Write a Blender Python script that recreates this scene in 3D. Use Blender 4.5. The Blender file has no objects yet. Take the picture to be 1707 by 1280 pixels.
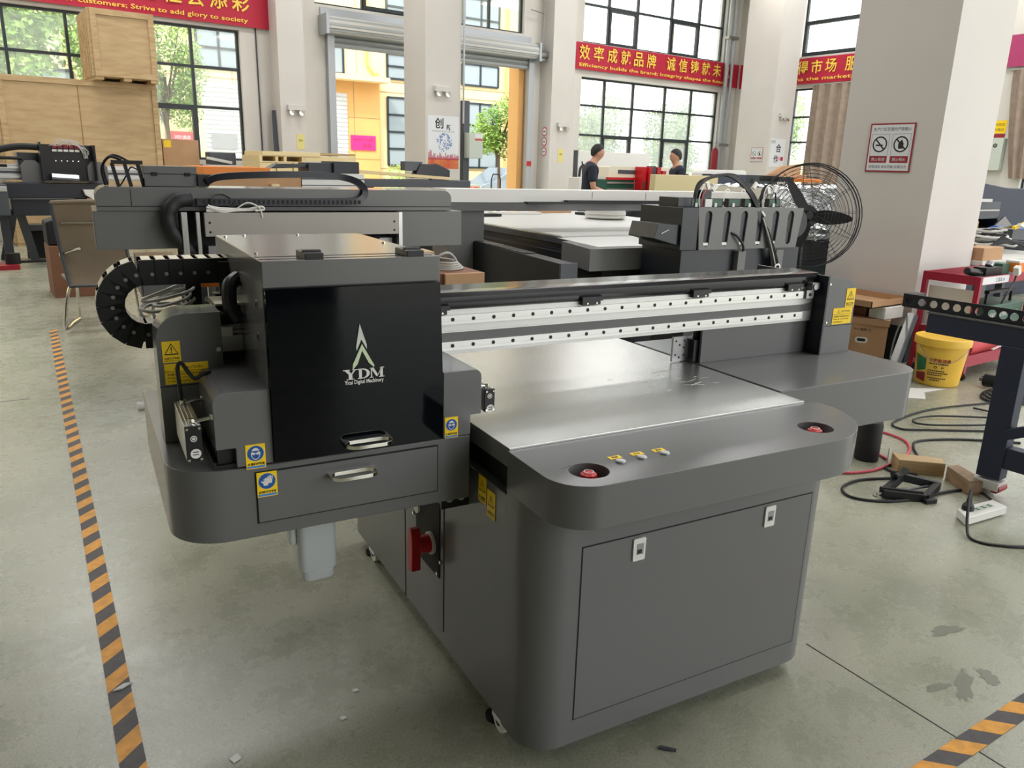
import bpy, bmesh, math, random
from mathutils import Vector, Matrix
from mathutils.geometry import tessellate_polygon
random.seed(11)
RAD = math.radians
sc = bpy.context.scene
COL = sc.collection
V = Vector

# ------------------------------------------------------------------ camera
F_PX = 1297.94
YAW, PITCH, ROLL = RAD(28.79438 + 6.77897), RAD(15.59755), RAD(1.65161)
_f = V((math.sin(YAW), math.cos(YAW), 0)); _r = V((math.cos(YAW), -math.sin(YAW), 0)); _u = V((0, 0, 1))
fw_ = _f * math.cos(PITCH) - _u * math.sin(PITCH)
up_ = _u * math.cos(PITCH) + _f * math.sin(PITCH)
cx_ = _r * math.cos(ROLL) + up_ * math.sin(ROLL)
cy_ = up_ * math.cos(ROLL) - _r * math.sin(ROLL)
cam = bpy.data.cameras.new('camera'); camo = bpy.data.objects.new('camera', cam); COL.objects.link(camo)
cam.sensor_fit = 'HORIZONTAL'; cam.sensor_width = 36.0; cam.lens = 36.0 * F_PX / 1707.0
cam.clip_start = 0.05; cam.clip_end = 300
M3 = Matrix((cx_, cy_, -fw_)).transposed()
camo.matrix_world = Matrix.Translation((0, 0, 1.5)) @ M3.to_4x4()
sc.camera = camo

# ------------------------------------------------------------------ light
sc.view_settings.view_transform = 'Standard'; sc.view_settings.look = 'None'
sc.view_settings.gamma = 1.0; sc.view_settings.exposure = 0.15
sc.view_settings.use_curve_mapping = False
sc.cycles.max_bounces = 10; sc.cycles.diffuse_bounces = 6; sc.cycles.glossy_bounces = 5
sc.cycles.transmission_bounces = 6; sc.cycles.transparent_max_bounces = 12
sc.cycles.sample_clamp_indirect = 6.0
w = bpy.data.worlds.new('sky'); sc.world = w; w.use_nodes = True
nt = w.node_tree; nt.nodes.clear()
o_ = nt.nodes.new('ShaderNodeOutputWorld'); b_ = nt.nodes.new('ShaderNodeBackground')
tc = nt.nodes.new('ShaderNodeTexCoord'); sx = nt.nodes.new('ShaderNodeSeparateXYZ'); cr_ = nt.nodes.new('ShaderNodeValToRGB')
cr_.color_ramp.elements[0].position = 0.0; cr_.color_ramp.elements[0].color = (1.0, 0.99, 0.97, 1)
cr_.color_ramp.elements[1].position = 0.8; cr_.color_ramp.elements[1].color = (0.80, 0.90, 1.0, 1)
nt.links.new(tc.outputs['Generated'], sx.inputs[0]); nt.links.new(sx.outputs['Z'], cr_.inputs[0])
nt.links.new(cr_.outputs[0], b_.inputs[0]); b_.inputs[1].default_value = 3.2
nt.links.new(b_.outputs[0], o_.inputs[0])
sun = bpy.data.lights.new('sun', 'SUN'); sun.energy = 4.0; sun.angle = RAD(8); sun.color = (1.0, 0.96, 0.90)
suno = bpy.data.objects.new('sun', sun); COL.objects.link(suno)
suno.rotation_euler = V((0.55, 0.45, -0.80)).to_track_quat('-Z', 'Y').to_euler()
suno.location = (0, 0, 20)

# fill lamps: unseen area lights added above the frame to brighten the hall
FILL_LAMPS = [(x, y) for y in (-7.0, -2.5, 3.0, 8.5, 13.6) for x in (-4.0, 1.5, 7.0, 12.5, 17.5)]
FILL_LAMPS.append((5.2, 0.4))
FILL_LAMPS = [q for q in FILL_LAMPS if not (q[1] < 2 and q[0] < 5) and not (q[1] < 5 and q[0] < 0)]
for (lx, ly) in FILL_LAMPS:
    a = bpy.data.lights.new('fill_lamp', 'AREA'); a.shape = 'RECTANGLE'; a.size = 2.4; a.size_y = 1.2
    a.energy = {-7.0: 230, -2.5: 150, 3.0: 90, 8.5: 130, 13.6: (130 if lx < 3 else 95), 0.4: 130}[ly] * ((0.3 if lx < 10 else 0.4) if (5 < lx and ly < 2 and ly != 0.4) else (0.6 if (lx < 5 and ly < 5) else 1.0)); a.color = (1.0, 0.99, 0.985)
    ao = bpy.data.objects.new('fill_lamp', a); COL.objects.link(ao); ao.location = (lx, ly, 7.0)

# ------------------------------------------------------------------ materials
def lin(c):
    out = []
    for x in c[:3]:
        x = x / 255.0
        out.append(x / 12.92 if x <= 0.04045 else ((x + 0.055) / 1.055) ** 2.4)
    return tuple(out) + (1.0,)
MATS = {}
def mat(key, col, rough=0.5, metal=0.0, spec=0.5, noise=0.0, scale=6.0, bump=0.0, bscale=60.0, stretch=None, col2=None, rnoise=0.0, coat=0.0, trans=0.0):
    m = bpy.data.materials.new(key); m.use_nodes = True
    n = m.node_tree.nodes; l = m.node_tree.links
    p = n['Principled BSDF']
    p.inputs['Base Color'].default_value = lin(col); p.inputs['Roughness'].default_value = rough
    p.inputs['Metallic'].default_value = metal; p.inputs['Specular IOR Level'].default_value = spec
    p.inputs['Coat Weight'].default_value = coat; p.inputs['Coat Roughness'].default_value = 0.03
    if trans: p.inputs['Transmission Weight'].default_value = trans
    if noise or bump or rnoise:
        t = n.new('ShaderNodeTexCoord'); mp = n.new('ShaderNodeMapping'); l.new(t.outputs['Object'], mp.inputs[0])
        if stretch: mp.inputs['Scale'].default_value = stretch
        if noise or rnoise:
            z = n.new('ShaderNodeTexNoise'); z.inputs['Scale'].default_value = scale; z.inputs['Detail'].default_value = 6
            l.new(mp.outputs[0], z.inputs['Vector'])
            if noise:
                r = n.new('ShaderNodeValToRGB'); r.color_ramp.elements[0].position = 0.5 - 0.22; r.color_ramp.elements[1].position = 0.5 + 0.22
                c2 = col2 or tuple(x * (1 - noise) for x in col)
                r.color_ramp.elements[0].color = lin(c2); r.color_ramp.elements[1].color = lin(col)
                l.new(z.outputs['Fac'], r.inputs[0]); l.new(r.outputs[0], p.inputs['Base Color'])
            if rnoise:
                mr = n.new('ShaderNodeMapRange'); mr.inputs[3].default_value = rough - rnoise; mr.inputs[4].default_value = rough + rnoise
                l.new(z.outputs['Fac'], mr.inputs[0]); l.new(mr.outputs[0], p.inputs['Roughness'])
        if bump:
            z2 = n.new('ShaderNodeTexNoise'); z2.inputs['Scale'].default_value = bscale; z2.inputs['Detail'].default_value = 4
            l.new(mp.outputs[0], z2.inputs['Vector'])
            bp = n.new('ShaderNodeBump'); bp.inputs['Strength'].default_value = bump; bp.inputs['Distance'].default_value = 0.01
            l.new(z2.outputs['Fac'], bp.inputs['Height']); l.new(bp.outputs[0], p.inputs['Normal'])
    MATS[key] = m
    return m
mat('paint', (109, 109, 108), 0.20, spec=0.34)
mat('paint_soft', (110, 109, 107), 0.42)
mat('dark_paint', (30, 33, 40), 0.34)
mat('cover_black', (30, 30, 32), 0.14, spec=0.7)
mat('navy', (36, 44, 64), 0.5)
mat('black', (18, 18, 19), 0.45)
mat('matte_black', (14, 14, 15), 0.7)
mat('gloss_black', (6, 8, 13), 0.06, spec=0.22, bump=0.05, bscale=4.0)
mat('rubber', (26, 26, 28), 0.6)
mat('alu', (196, 196, 192), 0.30, metal=0.9, bump=0.03, bscale=300)
mat('alu_matte', (206, 206, 202), 0.45, metal=0.55)
mat('bed', (196, 196, 192), 0.24, metal=0.85, noise=0.06, scale=3.0, bump=0.05, bscale=420, rnoise=0.05)
mat('chrome', (225, 222, 212), 0.10, metal=1.0)
mat('steel', (150, 150, 150), 0.35, metal=0.9)
mat('white', (228, 226, 220), 0.45)
mat('offwhite', (205, 203, 196), 0.5)
mat('cream', (222, 214, 192), 0.5)
mat('yellow', (255, 214, 8), 0.45)
mat('ylw2', (240, 214, 60), 0.5)
mat('ink', (22, 20, 16), 0.6)
mat('blue', (22, 86, 160), 0.45)
mat('lightblue', (74, 140, 210), 0.45)
mat('red', (196, 26, 34), 0.35)
mat('deep_red', (150, 26, 40), 0.45)
mat('banner_red', (186, 26, 56), 0.6)
mat('banner_pink', (166, 54, 100), 0.6)
mat('gold', (250, 214, 84), 0.55)
mat('logo_silver', (214, 216, 206), 0.35)
mat('logo_green', (206, 222, 186), 0.35)
mat('wall', (218, 214, 206), 0.85, noise=0.03, scale=1.2)
mat('pillar', (216, 211, 205), 0.85, noise=0.03, scale=1.0)
mat('wall_dim', (74, 72, 69), 0.9)  # dark tone for unseen walls, set to cut their bounce light
mat('ceiling', (104, 103, 100), 0.9)
mat('skirt', (30, 44, 46), 0.6)
mat('frame_dark', (38, 46, 50), 0.45)
mat('shutter', (168, 172, 172), 0.45, metal=0.2)
mat('galv', (176, 180, 184), 0.4, metal=0.6)
mat('ply', (200, 172, 128), 0.6, noise=0.14, scale=3.0, stretch=(1.0, 1.0, 5.0), col2=(178, 148, 106))
mat('wood', (204, 176, 132), 0.6, noise=0.2, scale=4.0, stretch=(1.0, 6.0, 6.0), col2=(174, 142, 98))
mat('wood_dirty', (166, 140, 108), 0.7, noise=0.3, scale=5.0, stretch=(1.0, 5.0, 6.0), col2=(120, 98, 76))
mat('ply_edge', (232, 210, 160), 0.6)
mat('ply_line', (150, 112, 70), 0.7)
mat('carton', (194, 152, 112), 0.7, noise=0.08, scale=3.0)
mat('carton_dark', (136, 92, 66), 0.75, noise=0.1, scale=3.0)
mat('orange', (226, 130, 40), 0.5)
mat('tape_orange', (238, 166, 56), 0.55, noise=0.16, scale=30)
mat('tape_dark', (84, 80, 80), 0.6, noise=0.2, scale=30)
mat('mesh_fabric', (128, 112, 90), 0.7, noise=0.1, scale=4)
mat('skin', (196, 144, 116), 0.5)
mat('hair', (20, 18, 18), 0.6)
mat('shirt', (30, 36, 52), 0.8)
mat('trousers', (34, 34, 40), 0.8)
mat('bucket', (243, 196, 74), 0.42, noise=0.06, scale=3)
mat('bucket_green', (40, 116, 74), 0.5)
mat('grey_cable', (176, 174, 168), 0.5)
mat('red_hose', (206, 70, 84), 0.45)
mat('plastic_clear', (226, 232, 234), 0.35, trans=0.25)
mat('tool_green', (60, 92, 76), 0.5)
mat('blue_roll', (60, 100, 190), 0.4)
mat('curtain', (172, 154, 138), 0.85, noise=0.12, scale=8)
mat('foil', (240, 241, 241), 0.26, metal=0.75)
mat('beige', (206, 192, 146), 0.55)
mat('teal', (30, 84, 70), 0.4)
mat('facade', (238, 216, 164), 0.8, noise=0.04, scale=1)
mat('facade_tan', (226, 172, 104), 0.8, noise=0.05, scale=1)
mat('facade_line', (176, 142, 96), 0.8)
mat('win_dark', (150, 160, 164), 0.15)
mat('shutter_white', (206, 206, 204), 0.5)
mat('pink', (238, 40, 120), 0.6)
mat('pale_red', (216, 82, 86), 0.6)
mat('grey_sign', (138, 138, 138), 0.6)
mat('bark', (112, 92, 72), 0.9, noise=0.3, scale=10)
mat('leaf', (160, 190, 84), 0.6, noise=0.45, scale=1.6, col2=(92, 130, 52))
mat('leaf_pale', (140, 164, 108), 0.6, noise=0.4, scale=1.6, col2=(84, 112, 62))
mat('pavement', (196, 190, 178), 0.9, noise=0.06, scale=0.5)
mat('car_grey', (150, 160, 170), 0.2, metal=0.4, coat=0.6)
mat('poster_white', (226, 228, 230), 0.6)
mat('poster_orange', (222, 140, 66), 0.6, noise=0.4, scale=5, col2=(196, 60, 60))
mat('poster_rose', (176, 48, 78), 0.6)
mat('poster_blue', (120, 144, 190), 0.6)
mat('paleyellow', (226, 214, 140), 0.6)
mat('box_grey', (196, 204, 192), 0.5)
mat('panel_grey', (158, 153, 146), 0.4, metal=0.3)
mat('slate', (70, 74, 80), 0.4)

def floor_material():
    m = bpy.data.materials.new('polished_concrete'); m.use_nodes = True
    n = m.node_tree.nodes; l = m.node_tree.links; p = n['Principled BSDF']
    t = n.new('ShaderNodeTexCoord')
    z = n.new('ShaderNodeTexNoise'); z.inputs['Scale'].default_value = 1.1; z.inputs['Detail'].default_value = 8; z.inputs['Roughness'].default_value = 0.65
    l.new(t.outputs['Object'], z.inputs['Vector'])
    r = n.new('ShaderNodeValToRGB'); r.color_ramp.elements[0].position = 0.32; r.color_ramp.elements[1].position = 0.68
    r.color_ramp.elements[0].color = lin((146, 147, 127)); r.color_ramp.elements[1].color = lin((176, 175, 157))
    l.new(z.outputs['Fac'], r.inputs[0])
    # fine aggregate speckle
    z2 = n.new('ShaderNodeTexNoise'); z2.inputs['Scale'].default_value = 140; z2.inputs['Detail'].default_value = 3
    l.new(t.outputs['Object'], z2.inputs['Vector'])
    r2 = n.new('ShaderNodeValToRGB'); r2.color_ramp.elements[0].position = 0.36; r2.color_ramp.elements[1].position = 0.62
    r2.color_ramp.elements[0].color = (0.72, 0.73, 0.70, 1); r2.color_ramp.elements[1].color = (1.04, 1.04, 1.02, 1)
    l.new(z2.outputs['Fac'], r2.inputs[0])
    mx = n.new('ShaderNodeMix'); mx.data_type = 'RGBA'; mx.blend_type = 'MULTIPLY'; mx.inputs[0].default_value = 0.8
    l.new(r.outputs[0], mx.inputs[6]); l.new(r2.outputs[0], mx.inputs[7])
    # worn blotches
    z3 = n.new('ShaderNodeTexNoise'); z3.inputs['Scale'].default_value = 4.5; z3.inputs['Detail'].default_value = 10; z3.inputs['Roughness'].default_value = 0.75
    l.new(t.outputs['Object'], z3.inputs['Vector'])
    r3 = n.new('ShaderNodeValToRGB'); r3.color_ramp.elements[0].position = 0.33; r3.color_ramp.elements[1].position = 0.5
    r3.color_ramp.elements[0].color = (0.86, 0.865, 0.84, 1); r3.color_ramp.elements[1].color = (1, 1, 1, 1)
    l.new(z3.outputs['Fac'], r3.inputs[0])
    mx2 = n.new('ShaderNodeMix'); mx2.data_type = 'RGBA'; mx2.blend_type = 'MULTIPLY'; mx2.inputs[0].default_value = 0.9
    l.new(mx.outputs[2], mx2.inputs[6]); l.new(r3.outputs[0], mx2.inputs[7])
    l.new(mx2.outputs[2], p.inputs['Base Color'])
    mr = n.new('ShaderNodeMapRange'); mr.inputs[1].default_value = 0.3; mr.inputs[2].default_value = 0.7
    mr.inputs[3].default_value = 0.20; mr.inputs[4].default_value = 0.36
    l.new(z3.outputs['Fac'], mr.inputs[0]); l.new(mr.outputs[0], p.inputs['Roughness'])
    bp = n.new('ShaderNodeBump'); bp.inputs['Strength'].default_value = 0.10; bp.inputs['Distance'].default_value = 0.01
    l.new(z3.outputs['Fac'], bp.inputs['Height']); l.new(bp.outputs[0], p.inputs['Normal'])
    p.inputs['Specular IOR Level'].default_value = 0.75
    MATS['floor'] = m
floor_material()
def glass_material(key, haze, tint=(0.96, 0.98, 0.97, 1)):
    m = bpy.data.materials.new(key); m.use_nodes = True
    n = m.node_tree.nodes; l = m.node_tree.links; n.clear()
    o = n.new('ShaderNodeOutputMaterial'); tr = n.new('ShaderNodeBsdfTransparent'); tr.inputs[0].default_value = tint
    gl = n.new('ShaderNodeBsdfGlossy'); gl.inputs['Roughness'].default_value = 0.03
    lw = n.new('ShaderNodeLayerWeight'); lw.inputs[0].default_value = 0.5
    pw = n.new('ShaderNodeMath'); pw.operation = 'POWER'; pw.inputs[1].default_value = 5.0; l.new(lw.outputs['Facing'], pw.inputs[0])
    fr = n.new('ShaderNodeMath'); fr.operation = 'MULTIPLY_ADD'; fr.inputs[1].default_value = 0.9; fr.inputs[2].default_value = 0.04; l.new(pw.outputs[0], fr.inputs[0])
    mx = n.new('ShaderNodeMixShader'); l.new(fr.outputs[0], mx.inputs[0]); l.new(tr.outputs[0], mx.inputs[1]); l.new(gl.outputs[0], mx.inputs[2])
    if haze:
        tl = n.new('ShaderNodeBsdfTranslucent'); tl.inputs[0].default_value = (0.93, 0.95, 0.95, 1)
        mx2 = n.new('ShaderNodeMixShader'); mx2.inputs[0].default_value = haze
        l.new(mx.outputs[0], mx2.inputs[1]); l.new(tl.outputs[0], mx2.inputs[2]); l.new(mx2.outputs[0], o.inputs[0])
    else:
        l.new(mx.outputs[0], o.inputs[0])
    MATS[key] = m
glass_material('glass', 0.05); glass_material('glass_dusty', 0.20)

# ------------------------------------------------------------------ frames: 'r' = hall axes, 'm' = printer axes
DELTA = RAD(6.77897)
FR = {'r': Matrix.Identity(4), 'm': Matrix.Rotation(-DELTA, 4, 'Z')}

# ------------------------------------------------------------------ mesh builder
TXT = {}
def text_geo(s, bold=0.0):
    k = (s, bold)
    if k not in TXT:
        c = bpy.data.curves.new('t', 'FONT'); c.body = s; c.resolution_u = 2; c.offset = bold
        o = bpy.data.objects.new('t', c); COL.objects.link(o); bpy.context.view_layer.update()
        me = bpy.data.meshes.new_from_object(o.evaluated_get(bpy.context.evaluated_depsgraph_get()))
        vs = [(v.co.x, v.co.y) for v in me.vertices]; fs = [list(p.vertices) for p in me.polygons]
        bpy.data.objects.remove(o); bpy.data.curves.remove(c); bpy.data.meshes.remove(me)
        x0 = min(v[0] for v in vs); x1 = max(v[0] for v in vs); y0 = min(v[1] for v in vs); y1 = max(v[1] for v in vs)
        TXT[k] = ([(v[0] - (x0 + x1) / 2, v[1] - (y0 + y1) / 2) for v in vs], fs, x1 - x0, y1 - y0)
    return TXT[k]

def arc(cx, cy, r, a0, a1, n=8):
    return [(cx + r * math.cos(RAD(a0 + (a1 - a0) * i / n)), cy + r * math.sin(RAD(a0 + (a1 - a0) * i / n))) for i in range(n + 1)]
def rrect(x0, x1, y0, y1, r, n=6, which=(1, 1, 1, 1)):
    """rounded rectangle, corners order: (x0,y0),(x1,y0),(x1,y1),(x0,y1)"""
    rr = [r * q if isinstance(r, (int, float)) else 0 for q in which]
    pts = []
    for (cx, cy, a, q) in ((x0, y0, 180, rr[0]), (x1, y0, 270, rr[1]), (x1, y1, 0, rr[2]), (x0, y1, 90, rr[3])):
        if q <= 0: pts.append((cx, cy))
        else:
            ox = cx + (q if cx == x0 else -q); oy = cy + (q if cy == y0 else -q)
            pts += arc(ox, oy, q, a, a + 90, n)
    return pts

class MB:
    def __init__(self, m='paint'):
        self.v = []; self.f = []; self.m = []; self.mats = []; self.cur = None; self.mat(m)
    def mat(self, k):
        if k not in self.mats: self.mats.append(k)
        self.cur = self.mats.index(k); return self
    def add(self, vs, fs):
        b = len(self.v); self.v += [V(x) for x in vs]
        for f in fs: self.f.append([b + i for i in f]); self.m.append(self.cur)
        return self
    def box(self, x0, x1, y0, y1, z0, z1):
        return self.add([(x0, y0, z0), (x1, y0, z0), (x1, y1, z0), (x0, y1, z0), (x0, y0, z1), (x1, y0, z1), (x1, y1, z1), (x0, y1, z1)],
                        [(3, 2, 1, 0), (4, 5, 6, 7), (0, 1, 5, 4), (1, 2, 6, 5), (2, 3, 7, 6), (3, 0, 4, 7)])
    def obox(self, c, ax, ay, az):
        c, ax, ay, az = V(c), V(ax), V(ay), V(az)
        vs = [c + ax * i + ay * j + az * k for k in (-1, 1) for (i, j) in ((-1, -1), (1, -1), (1, 1), (-1, 1))]
        return self.add(vs, [(3, 2, 1, 0), (4, 5, 6, 7), (0, 1, 5, 4), (1, 2, 6, 5), (2, 3, 7, 6), (3, 0, 4, 7)])
    def bar(self, p0, p1, wid, hei, up=(0, 0, 1)):
        p0, p1 = V(p0), V(p1); d = (p1 - p0); h = d / 2
        s = d.cross(V(up))
        if s.length < 1e-6: s = d.cross(V((1, 0, 0)))
        s.normalize(); t = s.cross(d).normalized()
        return self.obox((p0 + p1) / 2, h, s * wid / 2, t * hei / 2)
    def prism(self, poly, plane, a0, a1, holes=()):
        def P(p, a):
            return (p[0], p[1], a) if plane == 'xy' else ((p[0], a, p[1]) if plane == 'xz' else (a, p[0], p[1]))
        rings = [list(poly)] + [list(h) for h in holes]
        flat = [p for r in rings for p in r]; n = len(flat)
        vs = [P(p, a0) for p in flat] + [P(p, a1) for p in flat]; fs = []
        if holes:
            tris = tessellate_polygon([[V((p[0], p[1], 0)) for p in r] for r in rings])
            for t in tris: fs.append(tuple(t)); fs.append(tuple(n + i for i in reversed(t)))
        else:
            fs += [tuple(reversed(range(n))), tuple(range(n, 2 * n))]
        s = 0
        for r in rings:
            k = len(r)
            for i in range(k):
                a, b = s + i, s + (i + 1) % k; fs.append((a, b, n + b, n + a))
            s += k
        return self.add(vs, fs)
    def cyl(self, p0, p1, r0, r1=None, n=16, cap=True):
        p0, p1 = V(p0), V(p1); r1 = r0 if r1 is None else r1
        d = (p1 - p0).normalized(); a = d.orthogonal().normalized(); b = d.cross(a)
        vs = []
        for (p, r) in ((p0, r0), (p1, r1)):
            vs += [p + (a * math.cos(2 * math.pi * i / n) + b * math.sin(2 * math.pi * i / n)) * r for i in range(n)]
        fs = [(i, (i + 1) % n, n + (i + 1) % n, n + i) for i in range(n)]
        if cap: fs += [tuple(reversed(range(n))), tuple(range(n, 2 * n))]
        return self.add(vs, fs)
    def lathe(self, prof, c, n=24, axis=(0, 0, 1)):
        d = V(axis).normalized(); a = d.orthogonal().normalized(); b = d.cross(a); c = V(c)
        vs = []; k = len(prof)
        for (r, h) in prof:
            vs += [c + d * h + (a * math.cos(2 * math.pi * i / n) + b * math.sin(2 * math.pi * i / n)) * max(r, 1e-5) for i in range(n)]
        fs = [(j * n + i, j * n + (i + 1) % n, (j + 1) * n + (i + 1) % n, (j + 1) * n + i) for j in range(k - 1) for i in range(n)]
        fs += [tuple(reversed(range(n))), tuple(range((k - 1) * n, k * n))]
        return self.add(vs, fs)
    def tube(self, pts, r, n=8, closed=False, smooth=True):
        pts = [V(p) for p in pts]
        if smooth and len(pts) > 2: pts = spline(pts, closed)
        k = len(pts); vs = []
        prev = None
        for i, p in enumerate(pts):
            if closed: d = pts[(i + 1) % k] - pts[i - 1]
            else: d = pts[min(i + 1, k - 1)] - pts[max(i - 1, 0)]
            d.normalize()
            a = (prev - d * prev.dot(d)) if prev else d.orthogonal()
            if a.length < 1e-6: a = d.orthogonal()
            a.normalize(); prev = a; b = d.cross(a)
            rr = r(i / (k - 1)) if callable(r) else r
            vs += [p + (a * math.cos(2 * math.pi * j / n) + b * math.sin(2 * math.pi * j / n)) * rr for j in range(n)]
        fs = []
        for i in range(k if closed else k - 1):
            for j in range(n):
                fs.append((i * n + j, i * n + (j + 1) % n, ((i + 1) % k) * n + (j + 1) % n, ((i + 1) % k) * n + j))
        if not closed: fs += [tuple(reversed(range(n))), tuple(range((k - 1) * n, k * n))]
        return self.add(vs, fs)
    def strip(self, path, w, t, side):
        """flat band of width w (along side) and thickness t following path"""
        path = spline([V(p) for p in path]) ; s = V(side).normalized(); k = len(path); vs = []
        for i, p in enumerate(path):
            d = (path[min(i + 1, k - 1)] - path[max(i - 1, 0)]).normalized(); nn = d.cross(s).normalized()
            vs += [p - s * w / 2 - nn * t / 2, p + s * w / 2 - nn * t / 2, p + s * w / 2 + nn * t / 2, p - s * w / 2 + nn * t / 2]
        fs = [(i * 4 + j, i * 4 + (j + 1) % 4, (i + 1) * 4 + (j + 1) % 4, (i + 1) * 4 + j) for i in range(k - 1) for j in range(4)]
        fs += [(3, 2, 1, 0), tuple((k - 1) * 4 + j for j in range(4))]
        return self.add(vs, fs)
    def grid(self, fn, nu, nv, cu=False):
        vs = [fn(i / nu, j / nv) for j in range(nv + 1) for i in range(nu + 1)]
        fs = [(j * (nu + 1) + i, j * (nu + 1) + i + 1, (j + 1) * (nu + 1) + i + 1, (j + 1) * (nu + 1) + i) for j in range(nv) for i in range(nu)]
        return self.add(vs, fs)
    # flat artwork on a plane through o with right u and up v (unit); e lifts it off the surface
    def poly(self, pts, o, u, v, e=0.0):
        o, u, v = V(o), V(u), V(v); nn = u.cross(v)
        vs = [o + u * p[0] + v * p[1] + nn * e for p in pts]
        return self.add(vs, [tuple(range(len(pts)))])
    def plate(self, w, h, o, u, v, t=0.001):
        o, u, v = V(o), V(u), V(v); nn = u.cross(v)
        return self.obox(o + nn * t / 2, u * w / 2, v * h / 2, nn * t / 2)
    def disc(self, r, o, u, v, e=0.0, n=20, at=(0, 0), ry=None):
        return self.poly([(at[0] + r * math.cos(2 * math.pi * i / n), at[1] + (ry or r) * math.sin(2 * math.pi * i / n)) for i in range(n)], o, u, v, e)
    def ring(self, r, wdt, o, u, v, e=0.0, n=24, at=(0, 0)):
        o, u, v = V(o), V(u), V(v); nn = u.cross(v); vs = []
        for q in (r, r - wdt):
            vs += [o + u * (at[0] + q * math.cos(2 * math.pi * i / n)) + v * (at[1] + q * math.sin(2 * math.pi * i / n)) + nn * e for i in range(n)]
        return self.add(vs, [(i, (i + 1) % n, n + (i + 1) % n, n + i) for i in range(n)])
    def line(self, a, b, wd, o, u, v, e=0.0):
        d = V((b[0] - a[0], b[1] - a[1])); L = d.length; d /= L; p = V((-d.y, d.x)) * wd / 2
        return self.poly([(a[0] - p.x, a[1] - p.y), (b[0] - p.x, b[1] - p.y), (b[0] + p.x, b[1] + p.y), (a[0] + p.x, a[1] + p.y)], o, u, v, e)
    def text(self, s, o, u, v, e=0.0, w=None, h=None, bold=0.0, at=(0, 0)):
        vs, fs, W, H = text_geo(s, bold)
        if w and h: kx, ky = w / W, h / H
        elif w: kx = ky = w / W
        else: kx = ky = h / H
        o, u, v = V(o), V(u), V(v); nn = u.cross(v)
        return self.add([o + u * (at[0] + x * kx) + v * (at[1] + y * ky) + nn * e for (x, y) in vs], fs)
    def mesh(self, name, base):
        me = bpy.data.meshes.new(name); b = V(base)
        me.from_pydata([x - b for x in self.v], [], self.f); me.update()
        bm = bmesh.new(); bm.from_mesh(me); bmesh.ops.recalc_face_normals(bm, faces=bm.faces); bm.to_mesh(me); bm.free()
        for k in self.mats: me.materials.append(MATS[k])
        me.polygons.foreach_set('material_index', self.m)
        me.polygons.foreach_set('use_smooth', [True] * len(self.f))
        me.set_sharp_from_angle(angle=RAD(32))
        return me
def spline(pts, closed=False, seg=6):
    out = []; k = len(pts)
    for i in range(k if closed else k - 1):
        p0 = pts[i - 1] if (closed or i > 0) else pts[0]; p1 = pts[i]; p2 = pts[(i + 1) % k]
        p3 = pts[(i + 2) % k] if (closed or i + 2 < k) else pts[-1]
        for j in range(seg):
            t = j / seg
            out.append(0.5 * ((2 * p1) + (p2 - p0) * t + (2 * p0 - 5 * p1 + 4 * p2 - p3) * t * t + (3 * p1 - p0 - 3 * p2 + p3) * t ** 3))
    if not closed: out.append(pts[-1].copy())
    return out

def add_bevel(o, wd, seg=2):
    b = o.modifiers.new('bevel', 'BEVEL'); b.width = wd; b.segments = seg; b.limit_method = 'ANGLE'; b.angle_limit = RAD(40); b.harden_normals = True
def props(o, label=None, cat=None, group=None, kind=None):
    if label: o['label'] = label
    if cat: o['category'] = cat
    if group: o['group'] = group
    if kind: o['kind'] = kind
class Thing:
    def __init__(self, name, label, cat, base, frame='r', group=None):
        self.base = V(base); self.frame = frame
        self.o = bpy.data.objects.new(name, None); COL.objects.link(self.o); self.o.empty_display_size = 0.1
        self.o.matrix_world = FR[frame] @ Matrix.Translation(self.base)
        props(self.o, label, cat, group)
    def part(self, name, mb, bev=0, parent=None, label=None, kind=None):
        o = bpy.data.objects.new(name, mb.mesh(name, self.base)); COL.objects.link(o); o.parent = parent or self.o
        if bev: add_bevel(o, bev)
        props(o, label, None, None, kind)
        return o
def single(name, label, cat, mb, base, frame='r', bev=0, group=None, kind=None):
    o = bpy.data.objects.new(name, mb.mesh(name, base)); COL.objects.link(o)
    o.matrix_world = FR[frame] @ Matrix.Translation(V(base))
    if bev: add_bevel(o, bev)
    props(o, label, cat, group, kind)
    return o
def struct(name, mb, bev=0, parent=None, label=None):
    o = bpy.data.objects.new(name, mb.mesh(name, (0, 0, 0))); COL.objects.link(o)
    if parent: o.parent = parent
    else: o['kind'] = 'structure'
    if bev: add_bevel(o, bev)
    if label: o['label'] = label
    return o
X, Y, Z = V((1, 0, 0)), V((0, 1, 0)), V((0, 0, 1))

# ------------------------------------------------------------------ sticker artwork
def art_triangle(mb, s, o, u, v, at=(0, 0), e=0.0014, bg='yellow'):
    h = s * 0.88
    mb.mat('ink').poly([(at[0] - s / 2, at[1] - h / 2), (at[0] + s / 2, at[1] - h / 2), (at[0], at[1] + h / 2)], o, u, v, e)
    q = 0.80; yy = at[1] - h * 0.02
    mb.mat(bg).poly([(at[0] - s * q / 2, yy - h * q / 2 + h * .02), (at[0] + s * q / 2, yy - h * q / 2 + h * .02), (at[0], yy + h * q / 2 - h * .02)], o, u, v, e + .0003)
    mb.mat('ink').poly([(at[0] - s * .05, at[1] + h * .16), (at[0] - s * .03, at[1] - h * .16), (at[0] + s * .03, at[1] - h * .16), (at[0] + s * .05, at[1] + h * .16)], o, u, v, e + .0006)
    mb.disc(s * .05, o, u, v, e + .0006, 10, (at[0], at[1] - h * .27))
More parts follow.
